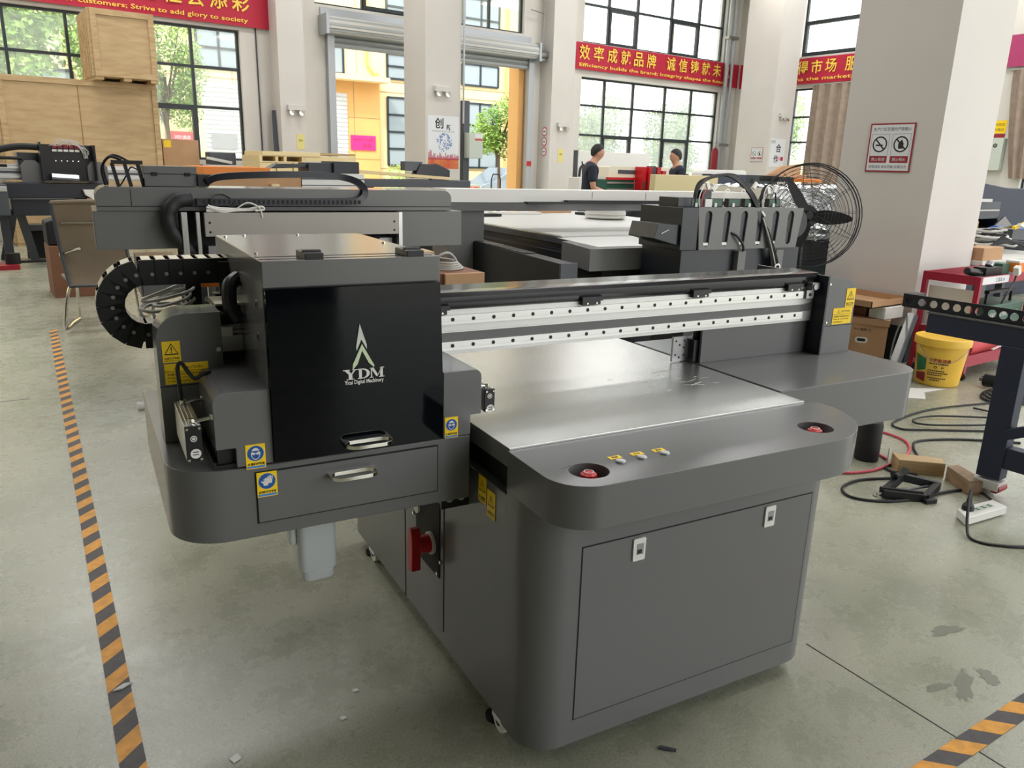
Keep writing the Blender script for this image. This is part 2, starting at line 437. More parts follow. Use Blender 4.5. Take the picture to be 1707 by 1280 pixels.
def st_warn(w, h, o, u, v, txt='注意夹手危险'):
    mb = MB('yellow').plate(w, h, o, u, v, .001)
    art_triangle(mb, w * .80, o, u, v, (0, h * .14))
    mb.mat('ink').text(txt, o, u, v, .0014, w=w * .82, bold=.02, at=(0, -h * .31))
    mb.line((-w * .4, -h * .42), (w * .4, -h * .42), h * .02, o, u, v, .0014)
    return mb
def st_caution(w, h, o, u, v):
    mb = MB('yellow').plate(w, h, o, u, v, .001)
    art_triangle(mb, h * .26, o, u, v, (-w * .22, h * .30))
    mb.mat('ink').text('CAUTION', o, u, v, .0014, h=h * .13, at=(w * .14, h * .28))
    mb.line((-w * .5, h * .12), (w * .5, h * .12), h * .02, o, u, v, .0014)
    for i, s in enumerate(('机器运行时请勿将手放入', 'Please do not put hands', 'in moving parts')):
        ww = w * (.86, .80, .5)[i]
        mb.text(s, o, u, v, .0014, w=ww, h=h * .12, at=(-w * .44 + ww / 2, h * (-.02 - .17 * i)))
    return mb
def st_ppe(w, h, o, u, v, kind='goggles', txt='必须戴护目镜'):
    mb = MB('yellow').plate(w, h, o, u, v, .001)
    c = (0, h * .13); r = w * .42
    mb.mat('white').disc(r * 1.03, o, u, v, .0012, 28, c)
    mb.mat('blue').disc(r, o, u, v, .0014, 28, c)
    if kind == 'goggles':
        mb.mat('white').disc(r * .56, o, u, v, .0017, 20, (c[0], c[1] - r * .05), r * .78)
        mb.mat('blue').poly([(c[0] - r * .62, c[1] + r * .34), (c[0] - r * .62, c[1] + r * .20), (c[0] + r * .62, c[1] + r * .20), (c[0] + r * .62, c[1] + r * .34)], o, u, v, .002)
        mb.disc(r * .44, o, u, v, .0019, 18, (c[0], c[1] - r * .22), r * .50)
        mb.mat('white').disc(r * .20, o, u, v, .0022, 14, (c[0] - r * .24, c[1] - r * .02), r * .15).disc(r * .20, o, u, v, .0022, 14, (c[0] + r * .24, c[1] - r * .02), r * .15)
        mb.line((c[0] - r * .6, c[1]), (c[0] + r * .6, c[1]), r * .07, o, u, v, .0021)
    else:
        for s, dx, dy in ((1, -.12, -.08), (-1, .34, .18)):
            ox, oy = c[0] + dx * r, c[1] + dy * r
            mb.mat('white').poly([(ox - r * .30, oy - r * .48), (ox + r * .22, oy - r * .48), (ox + r * .30, oy + r * .02), (ox - r * .30, oy + r * .06)], o, u, v, .0017 if s > 0 else .0016)
            for k in range(4):
                x0 = ox + (-.28 + .15 * k) * r
                mb.poly([(x0, oy), (x0 + r * .12, oy), (x0 + r * (.13 + .02 * k), oy + r * (.42 + (.1 if k in (1, 2) else 0))), (x0 + r * (.01 + .02 * k), oy + r * (.42 + (.1 if k in (1, 2) else 0)))], o, u, v, .0018 if s > 0 else .0016)
            mb.poly([(ox - r * .28, oy - r * .30), (ox - r * .20, oy - r * .05), (ox - r * .52, oy + r * .18), (ox - r * .58, oy + r * .08)], o, u, v, .0018 if s > 0 else .0016)
    mb.mat('ink').text(txt, o, u, v, .0015, w=w * .86, bold=.03, at=(0, -h * .30))
    mb.mat('lightblue').poly([(-w * .46, -h * .47), (w * .46, -h * .47), (w * .46, -h * .38), (-w * .46, -h * .38)], o, u, v, .0013)
    return mb
# ================================================================== the hall
def rect(x0, x1, z0, z1): return [(x0, z0), (x1, z0), (x1, z1), (x0, z1)]
struct('floor', MB('floor').box(-8, 20, -9, 16.8, -0.02, 0))
struct('ceiling', MB('ceiling').box(-8.3, 20, -9, 16.8, 7.4, 7.6))
BW = 16.5
back_holes = [rect(-7.6, 5.05, 1.46, 3.90), rect(-7.6, 5.05, 4.62, 6.4), rect(6.6, 11.86, 4.58, 6.4), rect(13.72, 19.05, 1.2, 3.78), rect(13.72, 19.05, 4.60, 6.5)]
wall = [(-8.3, 0), (6.9, 0), (6.9, 4.05), (12.0, 4.05), (12.0, 0), (20, 0), (20, 7.4), (-8.3, 7.4)]
struct('wall_back', MB('wall').prism(wall, 'xz', BW, BW + .3, back_holes))
RW = 19.7
struct('wall_right', MB('wall').prism([(-9, 0), (16.5, 0), (16.5, 7.4), (-9, 7.4)], 'yz', RW, RW + .3, [rect(10.2, 14.5, 1.2, 3.8), rect(10.2, 14.5, 4.62, 6.5), rect(3.0, 8.2, 1.2, 3.8), rect(3.0, 8.2, 4.62, 6.5), rect(-6, 0, 1.2, 6.5)]))
struct('wall_left', MB('wall_dim').box(-8.3, -8.0, -9, 16.5, 0, 2.6).mat('wall').box(-8.3, -8.0, -9, 16.5, 2.6, 7.4))  # unseen; dark lower band added to keep the printer's base side dark
struct('wall_rear_blocker', MB('wall_dim').box(-8.3, 2.2, -9.3, -9.0, 0, 7.4))  # unseen blocker added to cut rear-left light and darken the glossy door's reflection
# square columns and pilasters
def column(n, x0, x1, y0, y1, skirt=False):
    mb = MB('pillar').box(x0, x1, y0, y1, 0, 7.4)
    if skirt: mb.mat('skirt').box(x0 - .006, x1 + .006, y0 - .006, y1 + .006, 0, .30)
    struct('trim_%d' % n, mb)
column(1, 6.40, 7.26, 3.29, 4.13, True)
column(2, 7.77, 8.56, 14.0, 14.87)
column(3, 18.0, 18.87, 13.76, 14.87)
column(4, 5.62, 6.15, 16.0, 16.5)
column(5, 12.38, 13.08, 16.0, 16.5)
def window(n, plane, a, rows, cols, zs, casements=(), dusty=False, wd=.05):
    """frame of mullions in plane ('xz' at y=a or 'yz' at x=a) with one child holding its panes"""
    mb = MB('frame_dark')
    def bx(p0, p1, z0, z1, t=.04):
        if plane == 'xz': mb.box(p0, p1, a - t, a + t, z0, z1)
        else: mb.box(a - t, a + t, p0, p1, z0, z1)
    z0, z1 = zs
    for c in cols: bx(c - wd / 2, c + wd / 2, z0, z1)
    for r in [z0] + list(rows) + [z1]: bx(cols[0], cols[-1], r - wd / 2, r + wd / 2, .035)
    for (c0, c1, r0, r1) in casements:
        k = .07
        bx(c0, c0 + k, r0, r1, .055); bx(c1 - k, c1, r0, r1, .055); bx(c0 + k, c1 - k, r0, r0 + k, .055); bx(c0 + k, c1 - k, r1 - k, r1, .055)
        mb.mat('chrome'); bx(c0 + .02, c0 + .05, (r0 + r1) / 2 - .06, (r0 + r1) / 2 + .06, .09); mb.mat('frame_dark')
    o = struct('window_%d' % n, mb)
    g = MB('glass_dusty' if dusty else 'glass')
    if plane == 'xz': g.box(cols[0], cols[-1], a - .004, a + .004, z0, z1)
    else: g.box(a - .004, a + .004, cols[0], cols[-1], z0, z1)
    struct('pane', g, parent=o)
yw = BW + .14
window(1, 'xz', yw, (2.45, 3.18), [-7.58, -6.1, -5.05, -4.0, -2.98, -1.95, -.92, .11, 1.14, 2.08, 3.12, 4.16, 5.03], (1.48, 3.88), [(3.12, 4.16, 1.48, 2.45)])  # unseen far-left bays added to brighten the head cover's side reflection
window(2, 'xz', yw, (5.55,), [-7.58, -5.05, -2.98, -.92, 1.14, 3.12, 5.03], (4.64, 6.38))  # unseen upper row, opened to let more light in
window(3, 'xz', yw, (5.5,), [6.62, 7.71, 9.3, 10.92, 11.84], (4.60, 6.38), [(7.71, 9.3, 4.62, 5.5)])
window(4, 'xz', yw, (2.36, 3.10), [13.74, 14.63, 15.67, 16.90, 17.97, 19.03], (1.22, 3.76), [(14.63, 15.67, 1.22, 2.36), (16.90, 17.97, 1.22, 2.36)], True)
window(5, 'xz', yw, (5.52,), [13.74, 14.65, 15.67, 16.95, 18.05, 19.03], (4.62, 6.48), [(14.65, 15.67, 4.62, 5.5), (16.95, 18.05, 4.62, 5.5)])
xw = RW + .14
window(6, 'yz', xw, (2.38, 3.05), [10.2, 11.4, 12.6, 13.6, 14.45], (1.22, 3.78))
window(7, 'yz', xw, (5.5,), [10.2, 11.4, 12.62, 14.36], (4.64, 6.48), [(12.62, 14.36, 4.66, 5.5)])
window(8, 'yz', xw, (2.38, 3.05), [3.02, 4.3, 5.6, 6.9, 8.18], (1.22, 3.78))
window(9, 'yz', xw, (5.5,), [3.02, 4.75, 6.45, 8.18], (4.64, 6.48))
# thin conduit down the wall
struct('trim_10', MB('slate').tube([(5.36, BW - .02, 4.0), (5.37, BW - .02, 1.6)], .014).box(5.33, 5.41, BW - .05, BW - .005, 1.5, 1.62))
# big roller shutter doorway
mb = MB('shutter')
for i in range(5):
    z = 3.78 + .105 * i
    mb.prism([(BW - .05, z), (BW - .085, z + .03), (BW - .085, z + .075), (BW - .05, z + .105), (BW - .02, z + .105), (BW - .02, z)], 'yz', 6.92, 11.98)
mb.mat('galv').box(6.80, 6.95, BW - .14, BW - .005, 0, 4.05).box(11.95, 12.10, BW - .14, BW - .005, 0, 4.05)
d1 = struct('door_1', mb)
rl = MB('shutter')
for i in range(11): rl.mat('offwhite' if i % 2 else 'shutter').bar((6.72, BW - .26 - .15 * math.cos(RAD(-80 + 20 * i)), 4.17 + .15 * math.sin(RAD(-80 + 20 * i))), (12.02, BW - .26 - .15 * math.cos(RAD(-80 + 20 * i)), 4.17 + .15 * math.sin(RAD(-80 + 20 * i))), .05, .05)
struct('roller', rl.mat('shutter').cyl((6.72, BW - .26, 4.17), (12.02, BW - .26, 4.17), .155, n=20).mat('galv').box(6.66, 6.72, BW - .45, BW - .005, 3.98, 4.36).box(12.02, 12.08, BW - .45, BW - .005, 3.95, 4.36).box(6.7, 12.05, BW - .05, BW - .005, 4.36, 4.52), parent=d1)
struct('door_motor', MB('steel').cyl((12.1, BW - .24, 4.12), (12.42, BW - .24, 4.12), .10, n=14).box(12.08, 12.46, BW - .3, BW - .18, 3.98, 4.04), parent=d1)
struct('chain_guide', MB('steel').tube([(12.3, BW - .2, 4.2), (12.3, BW - .2, 6.0)], .012).tube([(11.9, BW - .2, 5.1), (12.3, BW - .2, 5.05)], .012), parent=d1)
struct('door_jamb', MB('facade_tan').box(11.80, 11.95, BW + .08, BW + .5, 0, 4.05), parent=d1)
# drain and service pipes in the corner
mb = MB('galv').cyl((19.0, 16.3, 0), (19.0, 16.3, 7.3), .07, n=12).cyl((19.22, 16.3, 0), (19.22, 16.3, 7.3), .05, n=12)
mb.mat('steel').box(18.9, 19.32, 16.22, 16.38, 2.25, 2.33).box(18.9, 19.32, 16.22, 16.38, 5.2, 5.28)
struct('trim_6', mb)
struct('trim_7', MB('galv').tube([(8.56 + .04, 13.95, 4.2), (8.56 + .04, 13.95, 2.3)], .02).tube([(8.6, 13.95, 7.3), (8.6, 13.95, 4.2)], .03))

# ------------------------------------------------------------------ banners
def banner(name, label, o, u, w, h, texts, cm='banner_red'):
    o, u = V(o), V(u); nn = u.cross(Z)
    mb = MB(cm)
    nu = 24
    def fn(a, b):
        k = .012 * math.sin(a * 17) + .008 * math.sin(a * 41 + b * 3)
        return o + u * (w * a) + Z * (h * b) + nn * (.02 + k)
    mb.grid(fn, nu, 3); mb.grid(lambda a, b: fn(1 - a, b) - nn * .004, nu, 3)
    t = Thing(name, label, 'banner', tuple(o))
    t.part('cloth', mb)
    tx = MB('gold')
    for (s, x, z, hh, ww, m_) in texts:
        tx.mat(m_).text(s, o, u, Z, .048, h=hh if not ww else hh, w=ww, bold=.012, at=(x, z))
    t.part('lettering', tx, label='yellow lettering')
    return t
def chars(s, x0, dx, z, hh, m_='gold'):
    return [(c, x0 + dx * i, z, hh * (.95 if c not in '一' else .1), hh * .92, m_) for i, c in enumerate(s) if c != ' ']
bz = 3.96
t_ = chars('为客户创造价值', -.75, .44, .43, .36) + chars('努力社会添彩', 3.0 + .6, .415, .43, .36)
t_ = [(a, x - 0 , z, h_, w_, m_) for (a, x, z, h_, w_, m_) in t_]
banner('slogan_banner', 'red slogan banner above the leftmost window, its end hanging over the wooden crates', (-.6, BW - .06, bz), X, 6.27, .64,
       t_ + [('Create values for customers; Strive to add glory to society', 3.7, .10, .105, 4.2, 'gold')])
banner('slogan_banner', 'red slogan banner with yellow characters across the tall window behind the two men', (13.43, BW - .06, 3.935), X, 6.28, .64,
       chars('效率成就品牌', .27, .472, .41, .37) + chars('诚信铸就未来', .27 + .472 * 6.6, .472, .41, .37) + [('Efficiency builds the brand; Integrity shapes the future', 2.93, .10, .11, 5.65, 'gold')])
banner('slogan_banner', 'red slogan banner on the side wall, cut off by the big square column', (RW - .06, 16.3, 3.90), -Y, 6.0, .66,
       chars('质量赢得市场', .86, .43, .42, .36) + chars('服务', 3.60, .43, .42, .36) + [('Quality wins the market; Service', 2.68, .11, .12, 3.9, 'gold')])
banner('slogan_banner', 'plain magenta end of a banner right of the big square column', (RW - .06, 9.1, 3.93), -Y, 5.0, .66, [('客户至上', 3.0, .35, .36, 1.6, 'gold')], 'banner_pink')
# ------------------------------------------------------------------ curtains
def curtain(label, y0, y1, z0, z1, folds, pinch=0):
    mb = MB('curtain')
    def fn(a, b):
        k = 1 - pinch * (1 - b) ** 1.5; yy = (y0 + y1) / 2 + (a - .5) * (y1 - y0) * k
        return V((RW - .16 + .07 * math.sin(a * folds * 2 * math.pi) * (.6 + .4 * k), yy, z0 + (z1 - z0) * b))
    mb.grid(fn, folds * 10, 8); mb.grid(lambda a, b: fn(a, b) + V((.006, 0, 0)), folds * 10, 8)
    t = Thing('curtain', label, 'curtain', (RW - .16, (y0 + y1) / 2, z0))
    t.part('cloth', mb)
    t.part('rail', MB('alu').cyl((RW - .16, y0 + .1, z1), (RW - .16, y1 - .1, z1), .02, n=10).box(RW - .16, RW, y0 + .02, y0 + .06, z1 - .02, z1 + .02).box(RW - .16, RW, y1 - .06, y1 - .02, z1 - .02, z1 + .02))
    return t
curtain('long beige curtain hanging beside the side window, behind the pedestal fan', 13.72, 12.0, 1.0, 3.86, 5)
curtain('gathered beige curtain at the right edge of the picture', 8.7, 7.3, 1.55, 3.86, 5, .45)

# ------------------------------------------------------------------ notices, posters and boxes on walls and columns
def sign_no_smoking(name, label, o, u, w, h):
    o, u = V(o), V(u)
    mb = MB('deep_red').plate(w, h, o, u, Z, .004)
    nn = u.cross(Z); o2 = o + nn * .004
    mb.mat('poster_white').poly([(-w * .47, -h * .47), (w * .47, -h * .47), (w * .47, h * .47), (-w * .47, h * .47)], o2, u, Z, .0005)
    mb.mat('ink').text('生产厂区范围内严禁烟火', o2, u, Z, .001, w=w * .84, at=(0, h * .38))
    for s in (-1, 1):
        c = (s * w * .235, h * .07)
        mb.mat('grey_sign').line((c[0] - w * .2, h * .28), (c[0] + w * .2, h * .28), w * .008, o2, u, Z, .001)
        for q in (-1, 1): mb.line((c[0] + q * w * .2, h * .28), (c[0] + q * w * .2, -h * .16), w * .008, o2, u, Z, .001)
        mb.mat('ink').ring(w * .165, w * .03, o2, u, Z, .001, 28, c)
        mb.line((c[0] - w * .11, c[1] + w * .11), (c[0] + w * .11, c[1] - w * .11), w * .03, o2, u, Z, .0012)
        if s < 0: mb.line((c[0] - w * .09, c[1] - w * .02), (c[0] + w * .07, c[1] - w * .02), w * .03, o2, u, Z, .0011)
        else: mb.poly([(c[0] - w * .05, c[1] - w * .09), (c[0] + w * .05, c[1] - w * .09), (c[0] + w * .06, c[1] + w * .01), (c[0] + w * .01, c[1] + w * .1), (c[0] - w * .06, c[1] + w * .01)], o2, u, Z, .0011)
        mb.mat('deep_red').poly([(c[0] - w * .2, -h * .31), (c[0] + w * .2, -h * .31), (c[0] + w * .2, -h * .17), (c[0] - w * .2, -h * .17)], o2, u, Z, .001)
        mb.mat('poster_white').text('禁止吸烟' if s < 0 else '禁止明火', o2, u, Z, .0014, w=w * .3, at=(c[0], -h * .24))
    mb.mat('ink').text('如有违反 处以罚款 后果自负', o2, u, Z, .001, w=w * .84, at=(0, -h * .39))
    return single(name, label, 'sign', mb, tuple(o))
sign_no_smoking('warning_sign', 'no smoking and no open flame sign on the shaded face of the big column', (6.396, 3.69, 1.735), -Y, .385, .385)
sign_no_smoking('warning_sign', 'small pale no smoking sign on the shaded face of the corner column', (17.996, 14.12, 1.99), -Y, .38, .38)
# poster on the middle column
mb = MB('poster_white').plate(.70, 1.0, (8.17, 13.998, 1.92), X, Z, .003)
o_p = V((8.17, 13.995, 1.92))
mb.mat('ink').text('创', o_p, X, Z, .001, h=.20, bold=.02, at=(-.10, .36)).text('新', o_p, X, Z, .001, h=.11, bold=.02, at=(.12, .29))
mb.mat('grey_sign').text('INNOVATION', o_p, X, Z, .001, w=.5, h=.03, at=(0, .21))
mb.mat('poster_blue')
rp = random.Random(5)
for i in range(90):
    a = rp.uniform(0, 6.28); r = .17 * math.sqrt(rp.random()); mb.disc(rp.uniform(.008, .02), o_p, X, Z, .0012 + .00001 * i, 7, (.02 + r * math.cos(a), 0 + r * math.sin(a)))
mb.mat('poster_orange').poly([(-.35, -.5), (.35, -.5), (.35, -.30), (-.35, -.30)], o_p, X, Z, .001)
mb.mat('poster_rose')
for i in range(26):
    x = -.34 + .027 * i; hh = rp.uniform(.02, .11) + (.08 if i < 3 else 0); mb.poly([(x, -.33), (x + .022, -.33), (x + .018, -.30 + hh), (x + .004, -.30 + hh)], o_p, X, Z, .0014)
single('wall_poster', 'tall poster with a blue globe tree over an orange skyline on the middle column', 'poster', mb, (8.17, 13.998, 1.92))
mb = MB('poster_white').plate(.62, .72, (18.38, 13.758, 2.05), X, Z, .003)
o_p = V((18.36, 13.755, 2.05))
mb.mat('ink').text('合', o_p, X, Z, .001, h=.22, bold=.02, at=(.05, .12)).text('作', o_p, X, Z, .001, h=.2, bold=.02, at=(-.02, -.16)).text('共创', o_p, X, Z, .001, h=.08, at=(-.2, .28))
mb.mat('pink').text('“', o_p, X, Z, .0012, h=.08, at=(.12, -.14)); mb.mat('poster_rose').poly([(.18, -.2), (.29, -.2), (.29, -.1), (.18, -.1)], o_p, X, Z, .001)
single('wall_poster', 'white poster with black brush characters on the corner column', 'poster', mb, (18.38, 13.758, 2.05))
# electrical boxes
t = Thing('electrical_box', 'pale grey electrical box with red label on the side of the middle column', 'electrical box', (8.88, 14.1, 1.66))
t.part('cabinet', MB('box_grey').box(8.72, 9.04, 13.9, 14.3, 1.64, 2.13), .008)
t.part('label_plate', MB('poster_white').plate(.18, .10, (8.94, 13.899, 2.06), X, Z, .002).mat('red').plate(.18, .03, (8.94, 13.899, 2.00), X, Z, .002).mat('orange').plate(.18, .012, (8.94, 13.899, 2.03), X, Z, .003))
t.part('mounting_rail', MB('slate').box(8.70, 8.84, 14.1, 14.25, 0, 2.75))
t = Thing('electrical_box', 'pale green electrical box on the side wall right of the big column', 'electrical box', (RW - .1, 8.9, 1.8))
t.part('cabinet', MB('box_grey').box(RW - .18, RW - .005, 8.62, 9.25, 1.72, 2.42), .008)
t.part('lock', MB('ink').ring(.045, .02, (RW - .181, 8.78, 2.26), -Y, Z, .002).mat('ink').disc(.015, (RW - .181, 8.78, 2.26), -Y, Z, .003))
mb = MB('yellow').plate(.36, .28, (RW - .004, 8.87, 2.67), -Y, Z, .004); mb.mat('deep_red').plate(.36, .08, (RW - .004, 8.87, 2.48), -Y, Z, .004)
mb.mat('ink').text('有电危险', (RW - .008, 8.87, 2.72), -Y, Z, .001, w=.28).text('请勿靠近', (RW - .008, 8.87, 2.61), -Y, Z, .001, w=.28)
single('warning_sign', 'yellow and red electricity notice above the pale green box', 'sign', mb, (RW - .004, 8.87, 2.62))
def notice(label, o, u, w, h, m_='paleyellow', txt='通知'):
    mb = MB(m_).plate(w, h, o, u, Z, .004); mb.mat('ink').text(txt, V(o) + V(u).cross(Z) * .004, u, Z, .001, w=w * .5, at=(0, h * .1))
    return single('paper_notice', label, 'notice', mb, o)
notice('yellow paper notice on the pilaster left of the shutter doorway', (6.0, 15.998, 1.86), X, .16, .30)
notice('yellow paper notice on the pilaster right of the shutter doorway', (12.74, 15.998, 1.80), X, .19, .32)
notice('red notice on the shutter guide rail, right side of the doorway', (12.02, 16.355, 1.58), X, .14, .12, 'red', '注意')
for i, (z, l) in enumerate(((2.36, 'topmost of three round red-rimmed notices beside the doorway'), (2.12, 'middle of three round red-rimmed notices beside the doorway'), (1.88, 'lowest of three round red-rimmed notices beside the doorway'))):
    o_n = (12.376, 16.22, z)
    mb = MB('pale_red').disc(.11, o_n, -Y, Z, .003, 20).mat('poster_white').disc(.085, o_n, -Y, Z, .005, 20).mat('ink').line((-.05, 0), (.05, 0), .02, o_n, -Y, Z, .007)
    single('round_notice', l, 'sign', mb, o_n, group='round notices beside the doorway')
def lamp(label, o):
    t = Thing('emergency_lamp', label, 'lamp', o, group='emergency lamps on the columns')
    x, y, z = o
    t.part('housing', MB('offwhite').box(x - .17, x + .17, y - .08, y - .002, z - .02, z + .08), .008)
    for s in (-1, 1): t.part('lamp_head', MB('offwhite').cyl((x + s * .10, y - .05, z - .05), (x + s * .10 - .02, y - .13, z - .07), .045, .055, 14).mat('chrome').disc(.045, (x + s * .10 - .02, y - .1305, z - .07), X, Z, .001))
lamp('twin head emergency lamp on the middle column', (8.12, 14.0, 2.88))
lamp('twin head emergency lamp on the pilaster left of the shutter doorway', (5.92, 16.0, 2.48))
lamp('twin head emergency lamp on the pilaster right of the shutter doorway', (12.75, 16.0, 2.5))
lamp('twin head emergency lamp high on the corner column', (18.45, 13.76, 2.98))
# fire extinguisher cylinder on the corner
single('red_cylinder', 'tall red cylinder standing by the pipes in the far corner', 'cylinder', MB('deep_red').lathe([(.09, 0), (.1, .02), (.1, 2.05), (.08, 2.15), (.03, 2.2)], (18.6, 16.1, 0), 16), (18.6, 16.1, 0))
single('dark_tube', 'dark upright tube leaning against the pilaster left of the doorway', 'tube', MB('slate').bar((5.55, 16.1, 0), (5.62, 16.35, 2.45), .12, .12), (5.55, 16.1, 0))
mb = MB('rubber')
for k in range(3): mb.tube([(7.95 + .13 * math.cos(a * .785) * (1 - .1 * k), 13.94 - .02 * k, 1.28 + .22 * math.sin(a * .785)) for a in range(8)], .012, 6, True)
single('cable_coil', 'coil of black cable hanging on the middle column below the poster', 'cable coil', mb, (7.95, 13.94, 1.28))
for (lx, ly) in FILL_LAMPS:  # unseen panels made up to go with the added fill lamps
    single('fill_lamp_panel', 'flat white panel of an added fill lamp under the ceiling', 'lamp', MB('white').box(lx - 1.25, lx + 1.25, ly - .65, ly + .65, 7.03, 7.12).mat('steel').box(lx - .9, lx - .88, ly - .01, ly + .01, 7.12, 7.4).box(lx + .88, lx + .9, ly - .01, ly + .01, 7.12, 7.4), (lx, ly, 7.03), group='added fill lamps under the ceiling')
# ================================================================== the main flatbed printer (printer axes 'm')
P = Thing('flatbed_printer', 'dark grey flatbed printer with black glossy head cover, filling the middle of the picture', 'printer', (1.36, 2.1, 0), 'm')
BX0, BX1, BF, BR = .853, 1.868, 1.412, 2.83
# front cabinet, rounded upright corners
cab = P.part('front_cabinet', MB('paint').prism(rrect(BX0, BX1, BF, 1.564, .095, 10, (1, 1, 0, 0)), 'xy', .05, .735), .003)
dx0, dx1, dz0, dz1 = .986, 1.777, .126, .614
g = .0035
mb = MB('paint').box(dx0, dx1, BF - .0015, BF + .004, dz0, dz1)
mb.mat('matte_black')
for (a, b, c, d) in ((dx0 - g, dx1 + g, dz1, dz1 + g), (dx0 - g, dx1 + g, dz0 - g, dz0), (dx0 - g, dx0, dz0, dz1), (dx1, dx1 + g, dz0, dz1)): mb.box(a, b, BF - .0005, BF + .003, c, d)
door = P.part('cabinet_door', mb)
for lx in (1.155, 1.611):
    mb = MB('white').prism(rrect(lx - .019, lx + .019, .545, .607, .004, 3), 'xz', BF - .006, BF - .001)
    mb.mat('steel').box(lx - .008, lx + .012, BF - .0072, BF - .0055, .562, .592).mat('ink').box(lx - .006, lx + .006, BF - .0084, BF - .007, .566, .576)
    P.part('door_latch', mb, parent=door, label='white push latch')
# main base behind it
P.part('base_body', MB('paint').box(BX0 + .004, BX1 - .004, 1.566, BR, .05, .715).mat('matte_black').box(BX0 + .03, BX1 - .03, 1.56, BR, .715, .79), .002)
mb = MB('matte_black').box(BX0 + .0025, BX0 + .006, 1.953, 1.957, .10, .64).box(BX0 + .0025, BX0 + .006, 2.28, 2.284, .05, .70)
P.part('side_panel_seam', mb)
for (cx, cy) in ((.884, 1.592), (.884, 2.66), (1.80, 1.60), (1.80, 2.62)):
    mb = MB('white').cyl((cx - .02, cy, .034), (cx + .02, cy, .034), .034, n=20).box(cx - .026, cx + .026, cy - .03, cy + .03, .035, .052)
    mb.mat('rubber').cyl((cx - .024, cy, .034), (cx + .024, cy, .034), .014, n=12).cyl((cx, cy + .055, 0), (cx, cy + .055, .012), .03, n=16).cyl((cx, cy + .055, .01), (cx, cy + .055, .06), .01)
    P.part('caster', mb, label='white caster')
# isolator switch on the left side
sx_ = BX0 + .004
P.part('switch_recess', MB('matte_black').box(sx_ - .003, sx_, 1.985, 2.175, .27, .515).mat('chrome').cyl((sx_ - .006, 1.975, .33), (sx_, 1.975, .33), .006, n=8).cyl((sx_ - .006, 2.0, .28), (sx_, 2.0, .28), .006, n=8).cyl((sx_ - .005, 2.2, .40), (sx_, 2.2, .40), .006, n=8))
sw = P.part('isolator_switch', MB('white').cyl((sx_ - .012, 2.045, .365), (sx_ - .002, 2.045, .365), .036, n=24), label='white collar')
mb = MB('red').cyl((sx_ - .05, 2.045, .365), (sx_ - .012, 2.045, .365), .026, .03, 18)
mb.prism([(2.030, .285), (2.062, .285), (2.066, .36), (2.064, .40), (2.055, .425), (2.036, .425), (2.028, .40), (2.026, .36)], 'yz', sx_ - .075, sx_ - .045)
P.part('switch_handle', mb, .003, parent=sw, label='red rotary handle')
P.part('push_button', MB('white').cyl((sx_ - .01, 2.16, .44), (sx_ - .002, 2.16, .44), .022, n=18))
# side stickers
P.part('warning_sticker', st_warn(.045, .075, (sx_ - .001, 1.650, .655), -Y, Z, '注意安全'))
P.part('warning_sticker', st_warn(.045, .075, (sx_ - .001, 1.702, .678), -Y, Z, '当心触电'))
P.part('warning_sticker', st_warn(.026, .030, (sx_ - .001, 2.02, .555), -Y, Z, '警告'))
# control panel cap with two emergency-stop wells and three push buttons
zc = .838
cap = [(.846, 1.552)] + arc(.945, 1.378, .10, 180, 270, 10) + [(1.30, 1.274)] + arc(1.66, 1.52, .25, 270, 352, 14) + [(1.905, 1.535), (1.878, 1.552)]
wells = [(.957, 1.366, .047), (1.703, 1.372, .047)]
holes = [[(cx + r * math.cos(-2 * math.pi * i / 28), cy + r * math.sin(-2 * math.pi * i / 28)) for i in range(28)] for (cx, cy, r) in wells]
cp = P.part('control_panel', MB('paint').prism(cap, 'xy', .734, zc, holes), .0025)
for (cx, cy, r) in wells:
    mb = MB('dark_paint')
    n = 28
    ring = [(cx + r * 1.002 * math.cos(2 * math.pi * i / n), cy + r * 1.002 * math.sin(2 * math.pi * i / n)) for i in range(n)]
    mb.add([(p[0], p[1], zc - .002) for p in ring] + [(p[0], p[1], zc - .034) for p in ring], [(i, (i + 1) % n, n + (i + 1) % n, n + i) for i in range(n)] + [tuple(range(n, 2 * n))])
    P.part('button_well', mb, parent=cp)
    mb = MB('deep_red').cyl((cx, cy, zc - .034), (cx, cy, zc - .020), .013, n=18).mat('red').lathe([(.019, 0), (.0205, .006), (.019, .012), (.012, .016), (.001, .017)], (cx, cy, zc - .020), 22)
    mb.mat('poster_white').ring(.012, .002, (cx, cy, zc - .0025), X, Y, .0003, 18)
    P.part('emergency_stop', mb, parent=cp, label='red emergency stop button')
for (bx, by) in ((1.056, 1.379), (1.119, 1.380), (1.188, 1.380)):
    mb = MB('galv').lathe([(.0125, 0), (.0125, .003), (.0115, .0042)], (bx, by, zc), 22).mat('offwhite').lathe([(.0095, .0042), (.0085, .0055), (.002, .006)], (bx, by, zc), 22)
    P.part('push_button', mb, parent=cp, label='silver push button')
for (bx, by, s) in ((1.060, 1.409, '电源'), (1.124, 1.408, '打印'), (1.189, 1.406, '真空')):
    P.part('button_label', MB('yellow').plate(.034, .017, (bx, by, zc), X, Y, .0008).mat('ink').text(s, (bx, by, zc), X, Y, .0011, h=.009, bold=.02), parent=cp)
